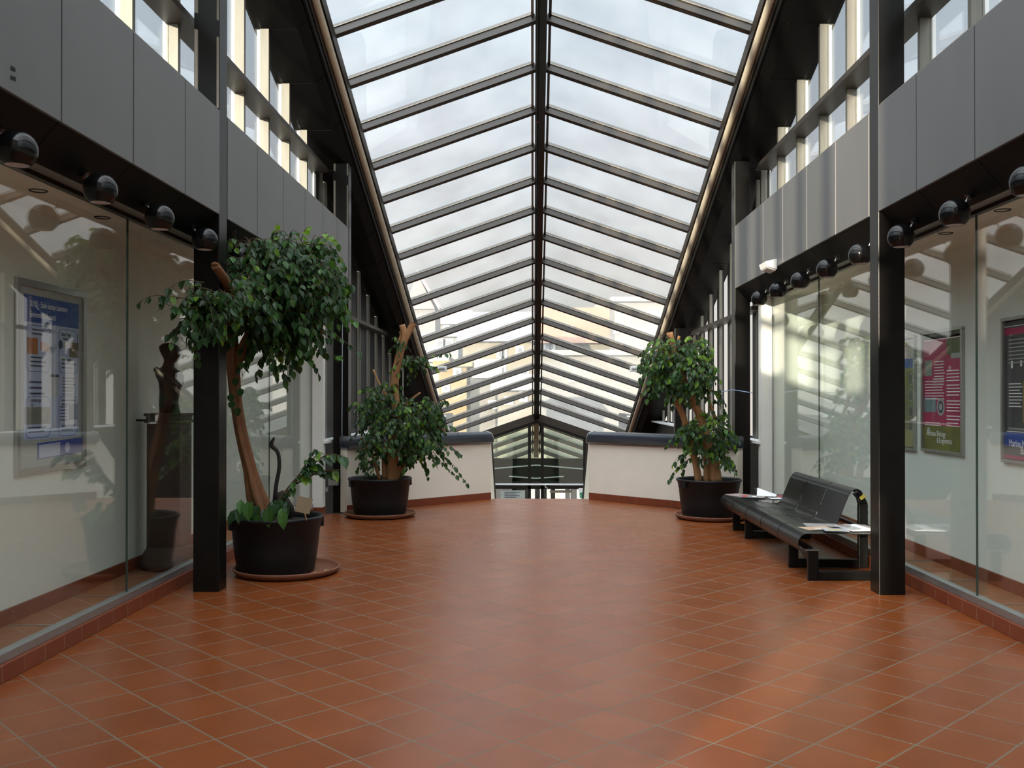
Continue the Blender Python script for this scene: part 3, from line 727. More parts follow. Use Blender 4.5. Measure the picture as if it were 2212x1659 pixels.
def saucer(c, label):
    x, y = c
    prof = [(0, .004), (.40, .004), (.455, .035), (.468, .060), (.478, .063), (.482, .055), (.470, .030), (.42, .0), (0, .0)]
    o = MB().lathe([(0, .012), (.405, .012), (.452, .045), (.462, .062), (.474, .064), (.480, .055), (.468, .03), (.425, .001), (0, .001)], (x, y, 0), 56).build('saucer', M['terra'])
    return tag(o, label, 'saucer')
LEAVES = [M['leaf'], M['leafy'], M['leafm'], M['twig']]

# big fig by the nearest left column
c1 = (-2.345, 8.68)
saucer((-2.24, 8.66), 'wide terracotta saucer under the big fig beside the left column')
t1 = thing('potted_fig', (c1[0], c1[1], .012), 'big weeping fig with a twisted bare trunk, beside the nearest left column', 'plant')
pot(t1, c1)
A = lambda px, py, Y=8.62: at(px, py, Y)
Q, S = catmull([A(572, 1112, 8.66), A(556, 1075), A(540, 1010), A(524, 945), A(512, 880), A(506, 830), A(503, 790), A(499, 740), A(497, 690), A(492, 640)], [.100, .082, .055, .049, .047, .049, .054, .056, .05, .04], 5)
MB().tube(Q, S, 24, ridge=.20, twist=.13, nr=5).build('trunk', M['bark'], t1)
Q, S = catmull([A(507, 800), A(520, 760), A(542, 715), A(575, 660), A(610, 600)], [.05, .045, .040, .032, .02], 4)
MB().tube(Q, S, 12, ridge=.08).build('branch', M['bark'], t1)
Q, S = catmull([A(498, 700), A(500, 655, 8.25), A(488, 610, 7.85), A(464, 573, 7.58)], [.05, .043, .038, .034], 4)
MB().tube(Q, S, 12, ridge=.06).build('branch', M['bark'], t1)
MB().lathe([(0, .001), (.03, .001)], A(464, 573, 7.58) + Vector((0, 0, .004)), 12).build('cut_end', M['cut'], t1)
for P, r in (([A(500, 670), A(440, 665, 8.2), A(390, 668, 7.75)], .014), ([A(560, 690), A(640, 680), A(700, 720)], .014), ([A(520, 640), A(560, 580), A(600, 530)], .016), ([A(610, 600), A(680, 590), A(720, 610)], .012)):
    Q, S = catmull(P, [r, r * .8, r * .4], 4); MB().tube(Q, S, 8).build('branch', M['bark'], t1)
b = MB()
for a in ((600, 600, 8.65, 125, 85, .50, 150, .085), (640, 560, 8.7, 90, 60, .40, 80, .085), (560, 570, 8.5, 80, 55, .40, 60, .085), (505, 640, 8.0, 70, 48, .22, 60, .085),
          (690, 625, 8.7, 50, 75, .35, 70, .085), (575, 690, 8.6, 90, 55, .38, 80, .085), (590, 745, 8.6, 55, 42, .25, 34, .088), (665, 690, 8.6, 50, 45, .3, 36, .085),
          (450, 655, 7.52, 48, 40, .16, 40, .085), (412, 690, 7.5, 22, 36, .10, 14, .088), (515, 535, 8.45, 32, 32, .2, 18, .085), (530, 600, 8.3, 60, 60, .25, 45, .085), (640, 640, 8.5, 90, 70, .3, 70, .085)):
    ccloud(b, *a, young=.05)
for P in ([A(420, 650, 7.6), A(370, 640, 7.3), A(325, 640, 7.1), A(298, 655, 7.0)], [A(430, 668, 7.6), A(385, 665, 7.35), A(340, 650, 7.15)], [A(440, 610, 7.6), A(395, 606, 7.4), A(365, 622, 7.3)],
          [A(420, 690, 7.6), A(385, 705, 7.5), A(358, 730, 7.45)], [A(700, 700), A(740, 735), A(780, 760)], [A(660, 740), A(700, 765), A(745, 770)], [A(600, 760), A(612, 800), A(622, 850)],
          [A(640, 740), A(680, 790), A(690, 815)], [A(580, 770), A(595, 800), A(600, 820)], [A(720, 640), A(750, 680), A(775, 700)], [A(700, 560), A(735, 555), A(745, 580)], [A(705, 600), A(740, 620), A(752, 655)]):
    spray(b, P, .085, .05, .06)
for P in ([A(596, 540), A(598, 510), A(598, 482)], [A(680, 520), A(715, 510), A(728, 528)], [A(560, 540), A(530, 512), A(506, 505)], [A(650, 520), A(660, 495), A(672, 490)], [A(640, 530), A(690, 515), A(705, 500)], [A(500, 640, 7.9), A(510, 660, 7.85), A(520, 700, 7.8)], [A(480, 690, 7.7), A(482, 720, 7.65), A(484, 740, 7.65)]):
    spray(b, P, .085, .035, .8)
for px, py in ((508, 815), (518, 838), (500, 865), (512, 880), (498, 850)):
    leaf(b, A(px, py, 8.5), Vector((.2, -.4, -1)), Vector((0, -1, .3)), .085, .07, 0)
b.build('foliage', LEAVES, t1)
# sapling in the same pot
b = MB()
for P, n in (([A(590, 1105), A(640, 1040), A(700, 985), A(740, 985)], .14), ([A(585, 1105), A(625, 1050), A(660, 1010), A(690, 975)], .10), ([A(600, 1105), A(650, 1020), A(680, 970)], .08), ([A(640, 1045), A(690, 1020), A(735, 1015)], .13)):
    Q, S = catmull(P, [.010, .007, .005, .003][:len(P)], 5); b.mat(3).tube(Q, S, 6)
    spray(b, P[1:], n, n * .30, .25, .55)
    spray(b, P, n * .8, n * .5, .2, .5)
b.build('sapling', LEAVES, t1)
b = MB()
for _ in range(26):
    px = random.uniform(505, 625); py = random.uniform(1078, 1110)
    leaf(b, A(px, py, random.uniform(8.35, 8.6)), Vector((random.uniform(-.6, .6), -.5, -.8)), Vector((0, -1, .6)) + rv() * .4, random.uniform(.10, .17), random.uniform(.06, .085), random.choice((0, 0, 2)))
for px, py in ((578, 1096), (535, 1082), (610, 1100)):
    leaf(b, A(px, py, 8.28), Vector((.1, -.3, -1)), Vector((0, -1, .3)), .18, .095, 2)
b.build('low_leaves', LEAVES, t1)
Q, S = catmull([A(592, 1100, 8.9), A(596, 1050, 8.9), A(603, 1010, 8.9), A(600, 978, 8.9), A(586, 962, 8.9), A(592, 945, 8.9)], [.022, .018, .017, .017, .020, .010], 4)
MB().tube(Q, S, 8, ridge=.15).build('dead_stem', M['dead'], t1)
MB().tube([A(630, 1118, 8.85), A(612, 1085, 8.85), A(601, 1064, 8.85)], [.06, .055, .045], 10, ridge=.15).build('dead_stump', M['dead'], t1)
o = thing('cardboard_sign', A(660, 1112, 8.36), 'small brown cardboard sign on a stick in the big fig pot', 'sign')
cc = A(656, 1091, 8.36)
MB().obox(cc, (1, .2, -.25), (0, 1, 0), (.25, 0, 1), .066, .002, .070).build('card', M['card'], o)
MB().tube([A(662, 1124, 8.37), A(655, 1095, 8.37)], .006, 6).build('stick', M['cut'], o)

# fig at the left parapet
c2 = (-2.055, 12.80)
saucer((-2.05, 12.80), 'terracotta saucer under the fig by the left parapet')
t2 = thing('potted_fig', (c2[0], c2[1], .012), 'bushy weeping fig with a sawn-off stem, by the left parapet', 'plant')
pot(t2, c2)
A = lambda px, py, Y=12.8: at(px, py, Y)
for P, R in (([A(848, 1040), A(848, 1000), A(850, 940), A(853, 880), A(852, 830), A(860, 780), A(872, 740), A(886, 712), A(893, 698)], [.085, .076, .070, .062, .055, .052, .047, .043, .045]),
             ([A(870, 745), A(874, 725), A(868, 702)], [.05, .045, .04]), ([A(832, 1035), A(830, 1000), A(834, 960)], [.04, .035, .03]),
             ([A(858, 1035), A(864, 1005), A(872, 975), A(880, 950)], [.035, .03, .026, .02]), ([A(860, 1035), A(880, 990), A(886, 960)], [.03, .024, .015]), ([A(820, 1035), A(812, 1010), A(800, 975), A(778, 945)], [.025, .022, .018, .012]),
             ([A(853, 900), A(880, 870), A(908, 848)], [.022, .018, .012]), ([A(845, 870), A(820, 830), A(806, 798)], [.016, .014, .012]), ([A(860, 740), A(866, 725), A(864, 716)], [.02, .018, .016])):
    Q, S = catmull(P, R, 4); MB().tube(Q, S, 14, ridge=.10, twist=.08, nr=3).build('trunk' if R[0] > .08 else 'stem', M['palebark'], t2)
MB().lathe([(0, .001), (.05, .001)], A(893, 697), 14).build('cut_end', M['cut'], t2)
b = MB()
for a in ((828, 855, 12.8, 42, 32, .32, 38, .085), (885, 910, 12.7, 62, 48, .38, 68, .085), (915, 955, 12.7, 48, 42, .33, 44, .085), (812, 900, 12.8, 34, 46, .33, 34, .085), (888, 780, 12.8, 30, 14, .2, 12, .08),
          (900, 890, 12.7, 44, 32, .3, 26, .085), (795, 985, 12.7, 22, 36, .2, 14, .085), (845, 945, 12.5, 46, 28, .22, 20, .085), (905, 985, 12.6, 40, 25, .2, 18, .085), (862, 742, 12.8, 12, 14, .10, 4, .08), (820, 960, 12.7, 36, 36, .25, 18, .085), (925, 870, 12.7, 35, 22, .2, 14, .08)):
    ccloud(b, *a, young=.11)
for P in ([A(890, 775), A(930, 768), A(972, 762)], [A(895, 790), A(930, 790), A(950, 800)], [A(930, 960), A(975, 1000), A(1008, 1045)], [A(935, 975), A(965, 1010), A(990, 1030)], [A(930, 940), A(960, 955), A(1000, 985)],
          [A(905, 990), A(918, 1010), A(925, 1030)], [A(790, 920), A(770, 935), A(756, 950)], [A(790, 880), A(768, 868), A(755, 880)], [A(920, 870), A(945, 880), A(955, 900)], [A(940, 920), A(975, 920), A(990, 935)]):
    spray(b, P, .085, .045, .08)
b.build('foliage', LEAVES, t2)

# fig at the right parapet
c3 = (2.33, 12.70)
saucer((2.36, 12.66), 'terracotta saucer under the fig by the bench')
t3 = thing('potted_fig', (c3[0], c3[1], .012), 'weeping fig with several sawn pale stems, between right parapet and bench', 'plant')
pot(t3, c3)
A = lambda px, py, Y=12.65: at(px, py, Y)
for P, R in (([A(1509, 1040), A(1503, 1005), A(1494, 970), A(1484, 930), A(1474, 895), A(1462, 870), A(1455, 855)], [.050, .045, .042, .040, .040, .040, .038]),
             ([A(1545, 1040), A(1540, 1000), A(1532, 965), A(1520, 925), A(1508, 890), A(1492, 858), A(1478, 825), A(1466, 790), A(1455, 755), A(1446, 718)], [.085, .075, .065, .055, .052, .05, .046, .042, .040, .044]),
             ([A(1526, 1040), A(1526, 1000), A(1524, 960), A(1518, 920)], [.045, .042, .038, .03]), ([A(1507, 890), A(1500, 860), A(1492, 838)], [.045, .045, .04]), ([A(1545, 905), A(1530, 860), A(1531, 820), A(1524, 815)], [.025, .022, .02, .02]), ([A(1456, 760), A(1464, 738), A(1467, 726)], [.02, .018, .018]), ([A(1470, 800), A(1444, 768), A(1428, 745)], [.03, .026, .02])):
    Q, S = catmull(P, R, 4); MB().tube(Q, S, 14, ridge=.10, twist=.05, nr=3).build('trunk' if R[0] > .08 else 'stem', M['palebark'], t3)
MB().lathe([(0, .001), (.042, .001)], A(1446, 717), 14).build('cut_end', M['cut'], t3)
b = MB()
for a in ((1440, 765, 12.6, 48, 34, .30, 52, .085), (1480, 800, 12.5, 60, 42, .35, 80, .085), (1508, 755, 12.7, 30, 32, .25, 26, .085), (1420, 800, 12.6, 26, 34, .2, 22, .085), (1440, 826, 12.6, 34, 20, .22, 20, .085), (1522, 832, 12.7, 28, 28, .2, 18, .085),
          (1535, 925, 12.55, 46, 36, .30, 52, .085), (1553, 975, 12.7, 30, 44, .28, 36, .085), (1478, 930, 12.6, 30, 16, .2, 14, .085), (1505, 965, 12.6, 24, 24, .2, 9, .085), (1495, 838, 12.55, 34, 14, .2, 12, .085)):
    ccloud(b, *a, young=.22)
for P in ([A(1420, 770), A(1392, 780), A(1376, 800)], [A(1425, 745), A(1400, 748), A(1385, 762)], [A(1490, 990), A(1462, 1012), A(1440, 1045)], [A(1490, 975), A(1468, 985), A(1452, 1005)], [A(1470, 935), A(1448, 950), A(1438, 968)], [A(1420, 820), A(1398, 840), A(1385, 850)], [A(1515, 745), A(1530, 755), A(1537, 770)], [A(1540, 860), A(1560, 880), A(1575, 905)], [A(1550, 830), A(1555, 850), A(1558, 870)], [A(1500, 985), A(1480, 1000), A(1475, 1020)]):
    spray(b, P, .085, .045, .12)
b.build('foliage', LEAVES, t3)
MB().tube([A(1587, 1035, 12.6), A(1587, 1003, 12.6)], .006, 6).build('plant_stick', M['whitep'], t3)
# fallen leaves in the saucers
k = 0
for (x, y, lab) in ((-1.93, 8.42, 'dry fallen leaf at the front of the big fig saucer'), (-1.86, 8.55, 'dry fallen leaf near the rim of the big fig saucer'), (2.20, 12.30, 'dry fallen leaf in the saucer by the bench, left one'), (2.33, 12.28, 'dry fallen leaf in the saucer by the bench, right one')):
    b = MB(); leaf(b, Vector((x, y, .03)), Vector((.6, .5, .15)), Vector((0, -.3, 1)), .07, .04, 0)
    leaf(b, Vector((x + .01, y, .035)), Vector((-.5, .6, .3)), Vector((0, -.3, 1)), .05, .03, 0)
    tag(b.build('dry_leaf', mat('dry_leaf_%d' % k, (.36, .22, .08), .7)), lab, 'leaf'); k += 1

# ------------------------------------------------------------------ bench
bt = thing('bench', (2.75, 10.1, 0), 'black perforated steel bench with three backrests beside the right showcase', 'bench')
BY = [8.38, 9.07, 9.76, 10.45, 11.14, 11.83]
M['perf'] = bpy.data.materials.new('perforated_black_steel'); M['perf'].use_nodes = True
_nt = M['perf'].node_tree; _b = _nt.nodes['Principled BSDF']; setin(_b, 'Base Color', (.009, .009, .0085, 1)); setin(_b, 'Roughness', .3)
_g = N(_nt, 'ShaderNodeNewGeometry'); _v = N(_nt, 'ShaderNodeTexVoronoi'); _v.inputs['Scale'].default_value = 160; _v.inputs['Randomness'].default_value = 0
_l = N(_nt, 'ShaderNodeMath', operation='LESS_THAN'); _l.inputs[1].default_value = .33
_t = N(_nt, 'ShaderNodeBsdfTransparent'); _m = N(_nt, 'ShaderNodeMixShader')
_nt.links.new(_g.outputs['Position'], _v.inputs['Vector']); _nt.links.new(_v.outputs['Distance'], _l.inputs[0]); _nt.links.new(_l.outputs[0], _m.inputs[0])
_nt.links.new(_b.outputs[0], _m.inputs[1]); _nt.links.new(_t.outputs[0], _m.inputs[2]); _nt.links.new(_m.outputs[0], _nt.nodes['Material Output'].inputs[0])
def sheet(prof, y0, y1, th=.004):
    """bent steel sheet following a profile of (x, z)"""
    P = [Vector((x, 0, z)) for x, z in prof]; off = []
    for k in range(len(P)):
        t = (P[min(k + 1, len(P) - 1)] - P[max(k - 1, 0)]).normalized(); off.append(P[k] + Vector((t.z, 0, -t.x)) * th)
    b = MB(); n = len(P)
    def row(q, y): return b.add([(p.x, y, p.z) for p in q])
    i0, i1, j0, j1 = row(P, y0), row(P, y1), row(off, y0), row(off, y1)
    for k in range(n - 1):
        b.face((i0 + k, i0 + k + 1, i1 + k + 1, i1 + k), True); b.face((j0 + k, j1 + k, j1 + k + 1, j0 + k + 1), True)
    i0, i1, j0, j1 = row(P, y0), row(P, y1), row(off, y0), row(off, y1)
    for k in range(n - 1):
        b.face((i0 + k, j0 + k, j0 + k + 1, i0 + k + 1)); b.face((i1 + k, i1 + k + 1, j1 + k + 1, j1 + k))
    b.face((i0, i1, j1, j0)); b.face((i0 + n - 1, j0 + n - 1, j1 + n - 1, i1 + n - 1))
    return b
roll = [(2.40 + .088 * math.cos(a), .322 + .088 * math.sin(a)) for a in [math.radians(262 - 172 * k / 14) for k in range(15)]]
flat = roll + [(2.42, .410), (2.55, .409), (3.08, .406), (3.09, .404), (3.105, .398), (3.108, .37)]
backr = roll + [(2.55, .402), (2.56, .4015), (2.77, .376), (2.79, .374), (2.81, .3735), (2.83, .376), (2.848, .383), (2.862, .394), (2.873, .408), (2.88, .425), (2.885, .438), (2.98, .67), (2.985, .682)] + [(3.055 + .062 * math.cos(a), .672 + .062 * math.sin(a)) for a in [math.radians(172 - 160 * k / 10) for k in range(11)]]
for k in range(5):
    if k in (0, 4): sheet(flat, BY[k] + .004, BY[k + 1] - .004).build('table_shelf', M['perf'], bt)
    else: sheet(backr, BY[k] + .010, BY[k + 1] - .010).build('seat_shell', M['perf'], bt)
for k, y in enumerate((8.40, 9.03, 10.87, 11.52)):
    tall = k in (1, 2)
    y0, y1 = y - .025, y + .025
    b = MB(); b.box(2.40, 2.49, y0, y1, .0, .262).box(2.49, 3.05, y0, y1, .004, .082).box(3.05, 3.138, y0, y1, 0, .60 if tall else .40)
    if tall: b.sweep([(3.05, y0, .60), (3.138, y0, .60), (3.105, y0, .675), (3.045, y0, .720), (3.0, y0, .695), (3.04, y0, .65)], [(3.05, y1, .60), (3.138, y1, .60), (3.105, y1, .675), (3.045, y1, .720), (3.0, y1, .695), (3.04, y1, .65)])
    o = b.build('leg_frame', M['bench'], bt, bevel=.008)
    MB().box(2.375, 2.495, y0 - .005, y1 + .005, .262, .268).build('bracket', M['alu'] if k == 0 else M['bench'], bt)
    if k == 1: MB().obox((3.085, y0 - .003, .665), (.8, 0, .6), (0, 1, 0), (-.6, 0, .8), .028, .002, .016).build('yellow_label', M['yellow'], bt)
for x, z in ((2.43, .275), (3.07, .39)):
    MB().box(x - .02, x + .02, 8.42, 11.80, z - .018, z + .012).build('bearer', M['bench'], bt)

# ------------------------------------------------------------------ magazines
def magazine(x, y, z, w, h, rot, label, cols, scale=30, th=.006, blocks=()):
    o = thing('magazine', (x, y, z), label, 'magazine', 'magazines lying on the bench')
    c, s_ = math.cos(rot), math.sin(rot); ax = Vector((c, s_, 0)); ay = Vector((-s_, c, 0))
    p = Vector((x, y, z + th / 2))
    MB().obox(p, ax, ay, (0, 0, 1), w / 2 - .002, h / 2 - .002, th / 2 - .0005).build('pages', M['paper'], o)
    MB().obox(p + Vector((0, 0, th / 2)), ax, ay, (0, 0, 1), w / 2, h / 2, .0006).build('cover', photo_mat('cover_' + label[:28], *cols, scale), o)
    for (u, v, bw, bh, m) in blocks:
        MB().obox(p + ax * u + ay * v + Vector((0, 0, th / 2 + .0008)), ax, ay, (0, 0, 1), bw / 2, bh / 2, .0004).build('cover_print', m, o)
    return o
def open_magazine(x, y, z, w, h, rot, label):
    o = thing('magazine', (x, y, z), label, 'magazine', 'magazines lying on the bench')
    c, s_ = math.cos(rot), math.sin(rot); ax = Vector((c, s_, 0)); ay = Vector((-s_, c, 0))
    for sg in (-1, 1):
        pr = [(0, .004), (.012, .014), (.04, .018), (w * .55, .012), (w, .008), (w, .001), (0, .001)]
        A_ = [Vector((x, y, z)) + ax * sg * q + Vector((0, 0, r)) - ay * h / 2 for q, r in pr]; B_ = [p + ay * h for p in A_]
        MB().sweep(A_, B_).build('page_block', M['paper'], o)
        m = photo_mat('page_%s_%d' % (label[:12], sg), (.55, .45, .38), (.06, .06, .07), 34)
        for (u0, u1, v0, v1, mm) in ((.35, .95, .04, .44, m), (.30, .95, -.44, -.02, photo_mat('pageb_%s_%d' % (label[:12], sg), (.75, .72, .68), (.10, .10, .11), 26))):
            q0, q1 = u0 * w, u1 * w; zz = lambda q: .018 - (q - .04) / (w - .04) * .010 + .0012
            MB().hexa([Vector((x, y, z)) + ax * sg * q + ay * v * h + Vector((0, 0, zz(q) + d)) for d in (0, .0004) for q, v in ((q0, v0), (q1, v0), (q1, v1), (q0, v1))]).build('printed_picture', mm, o)
    return o
zt = .4112
magazine(2.565, 8.68, zt + .0005, .27, .20, .25, 'orange and tan magazine on the near bench end, under the others', ((.62, .36, .18), (.55, .45, .35)), 22, .006, ((.02, -.03, .12, .04, M['paper']),))
magazine(2.67, 8.90, zt + .0005, .30, .21, -.12, 'grey magazine at the back of the near bench end', ((.20, .18, .17), (.45, .42, .40)), 26, .005)
magazine(2.685, 8.53, zt + .0085, .21, .17, -.1, 'pale grey magazine with yellow lettering on the near bench end', ((.55, .55, .58), (.35, .35, .38)), 24, .005, ((-.01, -.01, .11, .05, M['yellow']),))
open_magazine(2.945, 8.70, zt + .002, .145, .36, .12 + PI / 2 * 0, 'open magazine with black and white pictures beside the nearest right column')
magazine(2.50, 11.60, zt + .0005, .22, .29, .5, 'pink and grey magazine on the far bench end nearest the fig', ((.55, .35, .34), (.30, .28, .27)), 24, .007)
magazine(2.60, 11.36, zt + .009, .22, .29, 1.2, 'magazine with red lettering on the far bench end', ((.12, .12, .13), (.45, .42, .40)), 26, .006, ((0, .09, .18, .06, M['red']), (0, -.02, .12, .05, M['paper'])))
magazine(2.98, 11.42, zt + .0005, .20, .26, .2, 'dark red magazine on the far bench end, behind the backrest', ((.40, .05, .06), (.15, .06, .06)), 20, .010)
o = tag(MB().sweep([(2.66, 11.40, zt + .018), (2.86, 11.30, zt + .018), (2.90, 11.42, zt + .03), (2.70, 11.55, zt + .10)], [(2.66, 11.40, zt + .0195), (2.86, 11.30, zt + .0195), (2.90, 11.42, zt + .0315), (2.70, 11.55, zt + .1015)]).build('paper_sheet', M['paper']), 'folded white sheet of paper standing up among the far magazines', 'paper')
o = tag(MB().box(2.78, 2.93, 11.20, 11.36, zt + .0005, zt + .004).build('leaflet', M['paper']), 'flat white leaflet at the front of the far bench end', 'leaflet')

# ------------------------------------------------------------------ posters
class Poster:
    """flat pieces on a showcase back wall; u runs to the viewer's right, v upwards"""
    def __init__(s, sd, y0, y1, z0, z1, label):
        s.sd = sd; s.y0, s.y1, s.z0, s.z1 = y0, y1, z0, z1
        s.x = side(sd, 3.81); s.o = thing('framed_poster', (s.x, (y0 + y1) / 2, z0), label, 'poster', None)
    def P(s, u, v, d):
        w, h = s.y1 - s.y0, s.z1 - s.z0
        y = s.y0 + u * w if s.sd < 0 else s.y1 - u * w
        return Vector((s.x - s.sd * d, y, s.z0 + v * h))
    def rect(s, u0, u1, v0, v1, d0, d1, m, name='sheet', tilt=0):
        b = MB(); q = [s.P(u0, v0, d0), s.P(u1, v0 + tilt, d0), s.P(u1, v1 + tilt, d0), s.P(u0, v1, d0)]; r = [s.P(u0, v0, d1), s.P(u1, v0 + tilt, d1), s.P(u1, v1 + tilt, d1), s.P(u0, v1, d1)]
        return b.sweep(q, r).build(name, m, s.o)
    def frame(s, wd, d, m):
        w, h = s.y1 - s.y0, s.z1 - s.z0; a, c = wd / w, wd / h
        b = MB()
        for (u0, u1, v0, v1) in ((0, 1, 0, c), (0, 1, 1 - c, 1), (0, a, c, 1 - c), (1 - a, 1, c, 1 - c)):
            q = [s.P(u, v, 0) for u, v in ((u0, v0), (u1, v0), (u1, v1), (u0, v1))]; r = [s.P(u, v, d) for u, v in ((u0, v0), (u1, v0), (u1, v1), (u0, v1))]; b.sweep(q, r)
        b.build('frame', m, s.o, bevel=.003)
    def text(s, u, v, d, size, body, m, name='text', align='LEFT', sx=1.0):
        cu = bpy.data.curves.new(name, 'FONT'); cu.body = body; cu.size = size; cu.align_x = align; cu.extrude = .0004
        o = bpy.data.objects.new(name, cu); col.objects.link(o); cu.materials.append(m)
        e = Vector((0, 1, 0)) if s.sd < 0 else Vector((0, -1, 0)); n = Vector((-s.sd, 0, 0)); up = Vector((0, 0, 1))
        Mx = Matrix((e * sx, up, n)).transposed().to_4x4(); Mx.translation = s.P(u, v, d) - s.o.location
        bpy.context.view_layer.update()
        me = bpy.data.meshes.new_from_object(o.evaluated_get(bpy.context.evaluated_depsgraph_get()))
        me.name = name; bpy.data.objects.remove(o); o = bpy.data.objects.new(name, me); col.objects.link(o)
        o.parent = s.o; o.matrix_local = Mx
        return o
    def lines(s, u0, u1, v1, n, dv, d, m, rag=.15, th=.45):
        b = MB()
        for k in range(n):
            e = u1 - random.uniform(0, rag) * (u1 - u0); v = v1 - k * dv
            q = [s.P(u0, v, d), s.P(e, v, d), s.P(e, v + dv * th, d), s.P(u0, v + dv * th, d)]; r = [x + Vector((-s.sd * .0006, 0, 0)) for x in q]; b.sweep(q, r)
        return b.build('small_print', m, s.o)
    def ring(s, u, v, rad, d, m, name='round_photo', ratio=1.0):
        c = s.P(u, v, d); b = MB(); n = 28
        A_ = [c + Vector((0, math.cos(2 * PI * k / n) * rad, math.sin(2 * PI * k / n) * rad * ratio)) for k in range(n)]
        b.sweep(A_, [p + Vector((-s.sd * .0008, 0, 0)) for p in A_]); return b.build(name, m, s.o)
    def rbox(s, u0, u1, v0, v1, d):
        w, h = s.y1 - s.y0, s.z1 - s.z0; r = .045; pts = []
        for (cu_, cv, a0) in ((u1, v1, 0), (u0, v1, 90), (u0, v0, 180), (u1, v0, 270)):
            for k in range(6):
                a = math.radians(a0 + 18 * k); su = -1 if cu_ == u1 else 1; sv = -1 if cv == v1 else 1
                pts.append(s.P(cu_ + (su * r + r * math.cos(a)) / w, cv + (sv * r + r * math.sin(a)) / h, d))
        b = MB().tube(pts + [pts[0]], .0022, 5); return b.build('outline', M['blue'], s.o)

# left: blue and white laboratory poster
p = Poster(-1, 6.72, 7.775, 1.035, 2.46, 'white poster with blue heading in a silver frame, left showcase')
p.rect(.02, .98, .015, .985, .002, .006, M['greyback'], 'backing')
p.frame(.05, .03, M['silver'])
W_ = M['pblue']; D = .008
p.rect(.115, .905, .175, .925, .006, .0085, W_, 'sheet')
p.rect(.115, .905, .785, .925, .0085, .0095, M['blue'], 'heading_band')
p.text(.19, .868, .010, .062, 'SILVER \u2013 Stable Isotope Laboratory', M['whiteink'], sx=.63)
p.text(.19, .812, .010, .062, 'Environmental Research', M['whiteink'], sx=.63)
for (u0, u1, v0, v1) in ((.145, .47, .53, .77), (.60, .885, .53, .77), (.145, .47, .185, .40), (.60, .885, .185, .40)): p.rbox(u0, u1, v0, v1, .0095)
p.rect(.15, .30, .62, .705, .0085, .0095, photo_mat('orange_photo', (.55, .20, .05), (.30, .09, .02), 14), 'photo')
p.rect(.33, .47, .645, .69, .0085, .0095, photo_mat('red_white_photo', (.75, .70, .68), (.50, .06, .05), 20), 'photo', tilt=-.01)
p.rect(.76, .90, .62, .705, .0085, .0095, photo_mat('brown_photo', (.25, .16, .08), (.09, .05, .03), 14), 'photo')
p.ring(.625, .685, .035, .0085, M['ink'], 'pie_chart'); p.rect(.68, .73, .665, .705, .0085, .0095, M['greyback'], 'chart')
p.rect(.125, .48, .255, .345, .0085, .0095, photo_mat('dark_photo', (.10, .10, .08), (.30, .30, .28), 10), 'photo')
p.rect(.755, .895, .27, .36, .0085, .0095, photo_mat('blue_photo', (.06, .09, .30), (.25, .30, .40), 12), 'photo')
p.rect(.46, .60, .40, .51, .0085, .010, photo_mat('instrument_photo', (.62, .64, .66), (.30, .36, .50), 9), 'photo'); p.rect(.47, .60, .505, .52, .0085, .0105, M['ink'], 'photo')
p.text(.63, .735, .010, .040, 'Climate Change', M['ink'], sx=.6); p.text(.66, .712, .010, .036, 'Research', M['ink'], sx=.6)
p.text(.19, .372, .010, .042, 'Greenhouse gas', M['ink'], sx=.6); p.text(.20, .35, .010, .036, 'CO\u2082', M['ink'], sx=.6)
for a in ((.22, .40, .745, 2, .022), (.20, .42, .60, 3, .022), (.64, .86, .60, 3, .022), (.66, .86, .50, 6, .018), (.18, .40, .47, 3, .03), (.64, .86, .375, 2, .022), (.62, .74, .34, 5, .018), (.17, .44, .235, 2, .022), (.64, .86, .235, 2, .022)):
    p.lines(*a, .0086, M['ink'], .25, .35)
p.rect(.30, .97, .07, .155, .007, .0095, M['blue'], 'card', tilt=.012); p.rect(.32, .62, .075, .145, .0095, .0102, M['pblue'], 'card_print', tilt=.006)
p.ring(.73, .118, .04, .0100, M['pblue'], 'globe_mark')
# right: magenta poster
p = Poster(1, 8.74, 9.66, 1.063, 2.247, 'magenta poster in a grey frame behind the nearest right column')
p.rect(.02, .98, .015, .985, .002, .006, M['gap'], 'backing'); p.frame(.028, .034, M['silver'])
p.rect(.03, .97, .22, .95, .006, .008, M['magenta'], 'sheet')
p.rect(.03, .97, .025, .22, .006, .008, photo_mat('meadow_photo', (.30, .30, .04), (.05, .05, .03), 7), 'photo')
p.rect(.03, .97, .93, .975, .006, .008, photo_mat('top_band', (.12, .13, .07), (.04, .05, .03), 8), 'photo')
p.rect(.03, .97, .922, .929, .008, .009, M['paper'], 'white_rule')
p.rect(.60, .97, .79, .92, .008, .009, photo_mat('plant_photo', (.16, .22, .10), (.03, .05, .02), 9), 'photo'); p.rect(.70, .95, .76, .80, .008, .0095, photo_mat('pale_photo', (.45, .55, .55), (.18, .22, .18), 12), 'photo')
p.rect(.05, .24, .63, .76, .008, .009, photo_mat('green_photo', (.16, .20, .14), (.32, .40, .36), 12), 'photo')
p.rect(.04, .34, .33, .45, .008, .009, photo_mat('teal_photo', (.20, .34, .36), (.12, .16, .18), 12), 'photo')
p.ring(.46, .375, .085, .009, M['greyback'], 'round_photo', 1.0); p.ring(.46, .375, .06, .0098, M['ink'], 'round_photo'); p.ring(.46, .375, .035, .0106, M['greyback'], 'round_photo')
